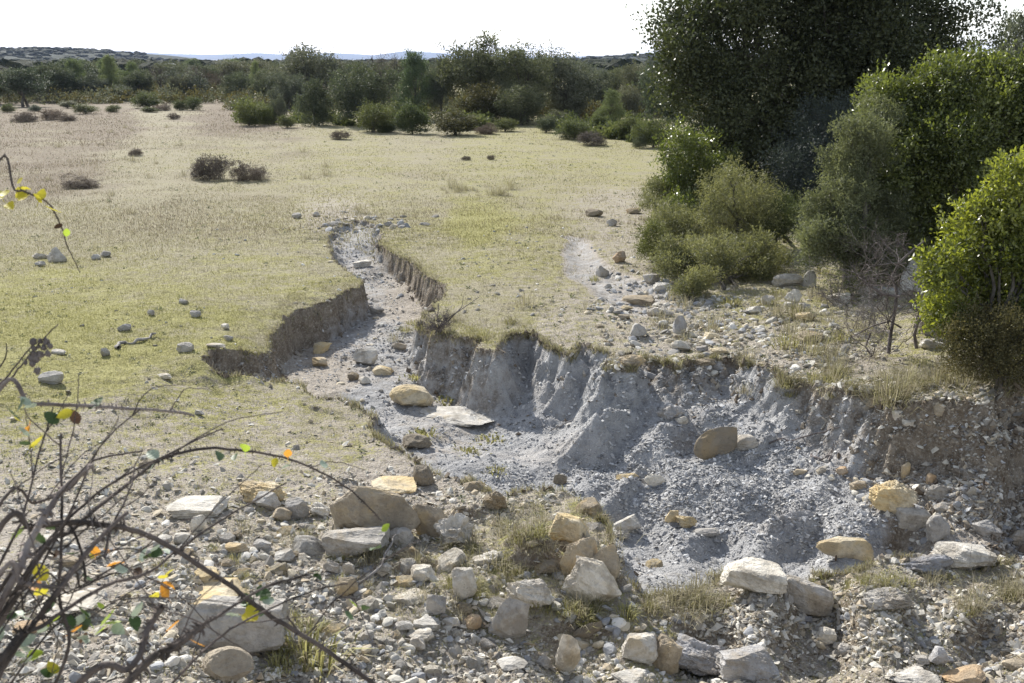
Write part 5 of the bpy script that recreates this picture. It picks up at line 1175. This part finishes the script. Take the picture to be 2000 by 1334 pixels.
def spline(P, n):
    P = np.asarray(P, float); m = len(P); s = np.linspace(0, m - 1, n); i = np.clip(s.astype(int), 0, m - 2); u = (s - i)[:, None]
    g = lambda k: P[np.clip(k, 0, m - 1)]
    a, b, c, d = g(i - 1), g(i), g(i + 1), g(i + 2)
    return .5 * (2 * b + (c - a) * u + (2 * a - 5 * b + 4 * c - d) * u ** 2 + (3 * b - a - 3 * c + d) * u ** 3)
def cane(parent, org, P, r0, r1, mat, thorns=True, nm='cane'):
    n = max(16, len(P) * 7); Q = spline(P, n) - org; L_ = np.linalg.norm(np.diff(Q, axis=0), axis=1).sum(); rad = np.linspace(r0, r1, n)
    Q = Q + np.cumsum(r.normal(size=Q.shape), 0) * .0006; parts = [tube(Q, rad, 6)]
    if thorns:
        for _ in range(int(L_ / .022)):
            i = r.randint(1, n - 1); d = r.normal(size=3); T = Q[i + 1] - Q[i - 1]; T /= np.linalg.norm(T); d -= T * (d @ T); d /= np.linalg.norm(d); u = r.rand(); c = Q[i] * (1 - u) + Q[i + 1] * u; rd = rad[i]
            parts.append(tube(np.array([c, c + d * rd * 1.8 - T * rd * .3, c + d * rd * 3.2 - T * rd * .9]), [rd * .7, rd * .35, rd * .03], 4))
    v, f = join(parts); mk(nm, v, f, mat, parent, None, True); return Q
def leaf_at(parent, p, c, size, face=None):
    o = bpy.data.objects.new('leaf', LEAFM[c, r.randint(3)]); C.objects.link(o); o.parent = parent; o.location = p; o.scale = (size,) * 3
    o.rotation_euler = (r.uniform(-.9, 1.0) + (0 if face is None else face), r.uniform(-.8, .8), r.uniform(0, 6.28)); return o
e = empty('bramble_bush', ROOT, 'tangled bramble with arching thorny canes and yellow, red and green leaves at the lower left', 'bramble'); NCH = 0
CANES = [([(-20,792,1.75),(60,791,1.75),(150,794,1.77),(250,800,1.8),(330,806,1.83),(376,813,1.86)], .0042, .0022, CANE2),
 ([(60,1120,1.6),(150,1030,1.65),(230,962,1.75),(300,905,1.85),(350,882,1.9),(420,874,1.95),(500,880,2.0),(570,896,2.05),(650,932,2.1),(705,972,2.13),(745,1015,2.16)], .0042, .0014, CANE),
 ([(-20,1062,1.55),(60,1033,1.57),(150,1022,1.6),(210,1027,1.63),(290,1047,1.67),(360,1084,1.7),(440,1136,1.73),(520,1190,1.76),(600,1240,1.78),(680,1294,1.8),(750,1345,1.82)], .0048, .0036, CANE),
 ([(-20,1010,1.7),(60,985,1.75),(130,955,1.8),(180,900,1.85),(280,885,1.9)], .003, .0015, CANE),
 ([(-10,1200,1.5),(60,1060,1.55),(120,960,1.6),(180,905,1.62)], .0062, .004, CANE2),
 ([(-10,1320,1.5),(90,1215,1.55),(200,1150,1.6),(290,1115,1.65),(350,1070,1.7),(440,1010,1.75),(560,945,1.8)], .0038, .0012, CANE),
 ([(-20,1180,1.6),(80,1070,1.65),(160,985,1.7),(240,930,1.75),(330,880,1.8),(430,830,1.85)], .0036, .0012, CANE),
 ([(-20,1240,1.5),(60,1140,1.55),(120,1050,1.6),(200,880,1.65),(280,800,1.7)], .0030, .001, CANE),
 ([(0,1100,1.6),(40,1010,1.65),(75,880,1.7),(100,800,1.75)], .0028, .001, CANE),
 ([(-20,1330,1.45),(60,1230,1.5),(110,1160,1.5),(170,1075,1.55),(240,1005,1.6)], .0055, .003, CANE),
 ([(230,1350,1.6),(330,1262,1.65),(450,1190,1.7),(530,1145,1.75),(600,1125,1.8)], .0034, .0014, CANE),
 ([(330,1350,1.6),(420,1262,1.65),(520,1200,1.7),(620,1160,1.78),(690,1150,1.8)], .0026, .001, CANE),
 ([(140,1345,1.5),(250,1300,1.5),(290,1215,1.55),(310,1180,1.55)], .0055, .004, CANE),
 ([(100,1345,1.6),(110,1160,1.6),(118,1000,1.62),(116,850,1.65)], .0034, .0018, CANE),
 ([(560,1205,1.8),(590,1240,1.8),(620,1215,1.82),(655,1170,1.84),(700,1175,1.86)], .0016, .001, CANE),
 ([(240,1345,1.5),(340,1270,1.5),(400,1225,1.5)], .0055, .0045, CANE),
 ([(205,1090,1.6),(215,1040,1.62),(250,960,1.66),(262,905,1.7)], .0022, .001, CANE),
 ([(130,1010,1.65),(150,1060,1.65),(160,1110,1.65),(162,1135,1.65)], .0022, .0018, CANE),
 ([(-20,1150,1.5),(40,1145,1.5),(110,1150,1.5)], .004, .003, CANE2)]
QS = []
for P, r0_, r1_, m_ in CANES:
    W_ = [pray(*q) for q in P]
    if P[0][0] <= 60 or P[0][1] > 1300: W_ = [ROOT + r.normal(size=3) * np.array([.12, .08, .02])] + [ROOT * .45 + W_[0] * .55 + np.array([0, 0, .05])] + W_
    QS.append(cane(e, ROOT, W_, r0_, r1_, m_)); NCH += 1
for i in range(8):
    a = (r.uniform(-60, 60), r.uniform(1100, 1400), r.uniform(1.45, 1.75)); ang = r.uniform(.5, 1.35); ln = r.uniform(220, 520)
    b = (a[0] + math.cos(ang) * ln, a[1] - math.sin(ang) * ln, a[2] + r.uniform(-.1, .35)); m_ = ((a[0] + b[0]) / 2 - 25 * r.rand(), (a[1] + b[1]) / 2 - 30 * r.rand(), (a[2] + b[2]) / 2)
    QS.append(cane(e, ROOT, [ROOT + r.normal(size=3) * .08, pray(*a), pray(*m_), pray(*b)], r.uniform(.0016, .0032), .0008, CANE if r.rand() < .75 else CANE2))
for Q_ in list(QS):
    for _ in range(1 if r.rand() < .3 else 2):
        i = r.randint(len(Q_) // 3, len(Q_) - 2); T = Q_[i + 1] - Q_[i]; T /= np.linalg.norm(T); d = T + r.normal(size=3) * .55 + np.array([.1, 0, .25]); d /= np.linalg.norm(d); ln = r.uniform(.05, .2)
        QS.append(cane(e, ROOT, [Q_[i] + ROOT, Q_[i] + ROOT + d * ln * .5 + r.normal(size=3) * .008, Q_[i] + ROOT + d * ln + np.array([0, 0, -.01])], .0011, .0006, CANE, True, 'side_shoot'))
SPOT = [(60,780,'p'),(80,778,'p'),(130,800,'y'),(150,815,'g'),(132,835,'g'),(168,832,'r'),(172,812,'g'),(15,800,'g'),(8,830,'g'),(30,835,'y'),(45,845,'o'),(20,880,'p'),(8,880,'g'),(55,880,'y'),(310,895,'p'),(320,892,'p'),(485,888,'l'),(470,905,'g'),(455,895,'g'),(572,908,'y'),(580,893,'o'),(330,1028,'p'),(360,1030,'p'),(345,1020,'g'),(185,1085,'o'),(195,1078,'y'),(205,1085,'o'),(215,1092,'o'),
 (240,1092,'p'),(275,1095,'p'),(250,1112,'r'),(258,1105,'r'),(346,1128,'y'),(352,1135,'y'),(300,1155,'y'),(320,1168,'o'),(330,1160,'o'),(70,1120,'y'),(75,1138,'y'),(40,1145,'o'),(95,1035,'g'),(110,1042,'g'),(115,1050,'g'),(280,1062,'g'),(145,1242,'g'),(150,1228,'y'),(30,1262,'p'),(10,1282,'y'),(48,1288,'l'),(60,1300,'p'),(120,1272,'o'),(225,1262,'l'),(240,1270,'l'),(205,1275,'l'),(255,1262,'g'),(262,1282,'p'),(235,1290,'p'),(165,1320,'r'),(335,1290,'o'),(350,1298,'o'),(200,1262,'l'),(190,1325,'p'),(100,1325,'g'),
 (545,1140,'g'),(560,1150,'g'),(590,1155,'g'),(575,1170,'p'),(590,1165,'g'),(500,1185,'y'),(510,1195,'g'),(495,1180,'p'),(525,1200,'g'),(440,1255,'p'),(465,1240,'y'),(425,1245,'p'),(700,1175,'l'),(716,1182,'g'),(735,1175,'g'),(755,1085,'l'),(620,1105,'g'),(590,1115,'g'),(640,1240-15,'g'),(600,940,'p'),(638,935,'p')]
for i in range(22): SPOT.append((abs(r.normal()) * 130, 1334 - abs(r.normal()) * 150, 'ggpylrpg'[r.randint(8)]))
for px, py, c in SPOT:
    p = pray(px, py, 1.62 + .25 * (px / 400) * (1 if px < 700 else .9) + r.uniform(-.04, .04)) - ROOT
    best = min((Q[np.argmin(((Q - p) ** 2).sum(1))] for Q in QS), key=lambda q: ((q - p) ** 2).sum()); p = p * .35 + best * .65 if np.linalg.norm(best - p) < .25 else p
    leaf_at(e, p, c, r.uniform(.018, .032))
e = empty('bramble_shoot', ROOT + np.array([-.05, .3, 0]), 'single thin bramble shoot with yellow leaves hanging over the left meadow', 'bramble'); org = np.array(e.location)
P = [org, org * .5 + pray(-60, 420, 2.0) * .5, pray(-20, 372, 2.0), pray(30, 376, 2.0), pray(60, 386, 2.02), pray(95, 408, 2.04), pray(122, 450, 2.06), pray(138, 495, 2.08), pray(160, 540, 2.1)]
Q = cane(e, org, P, .0026, .0008, CANE)
for px, py in [(4,388),(14,398),(28,372),(40,356),(48,372),(34,392),(82,396),(88,402),(10,372),(76,392),(-6,380)]: leaf_at(e, pray(px, py, 2.02) - org, 'y', r.uniform(.02, .03))
leaf_at(e, pray(122, 438, 2.05) - org, 'r', .016); leaf_at(e, pray(130, 462, 2.05) - org, 'l', .018)
e = empty('dried_weed', ROOT + np.array([.05, .4, .0]), 'dried brown weed stem with dark seed clusters rising at the left edge', 'weed'); org = np.array(e.location)
for pts in ([(-40,830,1.8),(10,760,1.8),(45,715,1.8),(75,675,1.8),(112,640,1.8)], [(-30,790,1.8),(10,740,1.8),(50,690,1.8),(62,672,1.8)], [(-20,760,1.85),(15,700,1.85),(18,670,1.85)]):
    cane(e, org, [org, pray(-90, 980, 1.75)] + [pray(*q) for q in pts], .0026, .0008, CANE, False, 'stem')
v0, f0 = ICO[1]
for px, py in [(75,675),(68,690),(60,700),(82,668),(92,668),(84,680),(96,676),(66,680),(72,700),(58,712),(48,708),(72,722),(92,690),(62,668),(80,690)]:
    p = pray(px + r.normal() * 2, py + r.normal() * 2, 1.8) - org; mk('seed_cluster', v0 * np.array([.0042, .0042, .005]) * r.uniform(.7, 1.3) * (1 + .2 * r.normal(size=(len(v0), 1))) + p, f0, DARKWOOD, e)

# ---------------------------------------------------------------- hills, far woods and haze
HM = NT('hill_ground'); n_ = HM.noise(.05, 6, .7); HILLM = HM.done(HM.mix(HM.ramp(n_, .35, .65), (.015, .022, .014), (.04, .048, .03)), .95, None, .1)
def ridge(name, prof, y0, width, label_):
    """a hill range whose crest passes through the given pixels at forward distance y0"""
    px = np.linspace(prof[0][0], prof[-1][0], 260); py = np.interp(px, [p[0] for p in prof], [p[1] for p in prof]); x = (px - 1000) / FPX * y0; zt = H + (116 - py) / FPX * y0
    zt = zt + fbm(x, x * 0, 9.0 / y0, 4, 90) * y0 * .0012
    ys = np.linspace(-1, 1, 41); sh = np.cos(ys * np.pi / 2) ** 1.2
    X = np.repeat(x[None], 41, 0); Y = y0 + ys[:, None] * width + 0 * X; Z = -1 + (zt[None] + 1) * sh[:, None] * (1 + .25 * fbm(X, Y, 6.0 / width, 4, 95) * (1 - sh[:, None])) 
    idx = np.arange(41 * 260).reshape(41, 260); F = np.stack([idx[:-1, :-1], idx[:-1, 1:], idx[1:, 1:], idx[1:, :-1]], -1).reshape(-1, 4)
    o = mk(name, np.stack([X, Y, Z], -1).reshape(-1, 3), F, HILLM, None, None, True); o['kind'] = 'structure'; return X, Y, Z
hl = ridge('hill', [(-300,122),(-120,114),(-20,110),(40,100),(90,97),(150,96),(200,99),(240,104),(270,104),(300,112),(360,119)], 800, 300, '')
hr = ridge('hill', [(1080,119),(1150,114),(1200,110),(1260,108),(1310,108),(1400,108),(1900,107),(2300,110)], 900, 260, '')
ridge('mountain_range', [(-600,109),(-200,107),(20,104),(40,102),(80,103),(180,104),(230,101),(262,100),(300,103),(360,105),(430,107),(490,106),(520,105),(560,108),(620,109),(650,106),(700,107),(740,109),(780,104),(800,101),(850,103),(900,107),(960,110),(1100,112),(1180,110),(1240,107),(1300,109),(1600,108),(2300,106),(2700,109)], 9000, 1500, '')
# blobs of far trees on the plain and on the hills
r = np.random.RandomState(81); bv, bf = ICO[1]; n = 3600
yb = np.concatenate([160 * (5.2 ** r.rand(n - 1500)), np.zeros(1500)]); xb = np.concatenate([r.uniform(-.62, .34, n - 1500) * yb[:n - 1500], np.zeros(1500)]); zb = np.full(n, 0.0)
for k_, (Xh, Yh, Zh) in enumerate((hl, hr)):
    s_ = slice(n - 1500 + k_ * 1100, n - 1500 + 1100 if k_ == 0 else n); m = s_.stop - s_.start; i = r.randint(0, 22, m); j = r.randint(0, Xh.shape[1] if k_ == 0 else 140, m); xb[s_] = Xh[i, j] + r.normal(size=m) * 2; yb[s_] = Yh[i, j] + r.normal(size=m) * 6; zb[s_] = Zh[i, j] - .6
w_ = np.where(yb > 480, r.uniform(1.8, 4.2, n), r.uniform(1.4, 3.0, n)); hgt = np.where(zb > .5, r.uniform(1.0, 2.4, n), r.uniform(1.2, 3.1, n))
V = bv[None] * (1 + .22 * r.normal(size=(n, len(bv), 1)).clip(-1.5, 1.5)) * np.stack([w_, w_, hgt * .5], -1)[:, None, :] + np.stack([xb, yb, zb + hgt * .5], -1)[:, None, :]
F = (bf[None] + (np.arange(n) * len(bv))[:, None, None]).reshape(-1, 3)
s = NT('far_foliage'); v_ = s.attr('var'); q = s.noise(1.3, 5, .75)
FFM = s.done(s.mix(s.ramp(q, .35, .65), (.015, .022, .012), s.mix(v_, (.03, .042, .02), (.06, .062, .035))), .9, s.bump(q, .5), .1)
o = mk('distant_woods', V.reshape(-1, 3), F, FFM, None, {'var': np.repeat(r.rand(n), len(bv))}, False); tag(o, 'distant evergreen woods on the plain and the low hills', 'woods', None, 'stuff')
x, y = unproj(336, 190, 0); x, y = float(x) * 1.6, float(y) * 1.6
e = empty('roadside_pole', (x, y, 0), 'small pale T-shaped post showing above the far woods', 'post'); BW = bark_material('pale_metal', (.7, .7, .7), (.85, .85, .85))
zt = H + (116 - 125) / FPX * y; v, f = tube(np.array([[0, 0, 0], [0, 0, zt * .5], [0, 0, zt]]), [.08, .07, .06], 8); mk('post', v, f, BW, e)
v, f = tube(np.array([[-.75, 0, zt], [0, .02, zt + .02], [.75, 0, zt]]), [.10, .11, .10], 8); mk('crossbar', v, f, BW, e)
# air: one even box of pale haze round everything
hz = bpy.data.meshes.new('haze'); x0, x1, y0, y1, z0, z1 = -26000, 26000, -60, 14600, -2.5, 130
hz.from_pydata([(a, b, c) for c in (z0, z1) for b in (y0, y1) for a in (x0, x1)], [], [(0, 2, 3, 1), (4, 5, 7, 6), (0, 1, 5, 4), (2, 6, 7, 3), (0, 4, 6, 2), (1, 3, 7, 5)])
m = bpy.data.materials.new('haze'); m.use_nodes = True; t = m.node_tree; t.nodes.clear(); ou = t.nodes.new('ShaderNodeOutputMaterial'); pv = t.nodes.new('ShaderNodeVolumePrincipled')
pv.inputs['Color'].default_value = (.52, .64, .95, 1); pv.inputs['Density'].default_value = .9e-4; pv.inputs['Anisotropy'].default_value = .3; t.links.new(pv.outputs[0], ou.inputs['Volume']); hz.materials.append(m)
o = bpy.data.objects.new('haze', hz); C.objects.link(o); tag(o, 'thin blue haze over the far hills', 'haze', None, 'stuff')
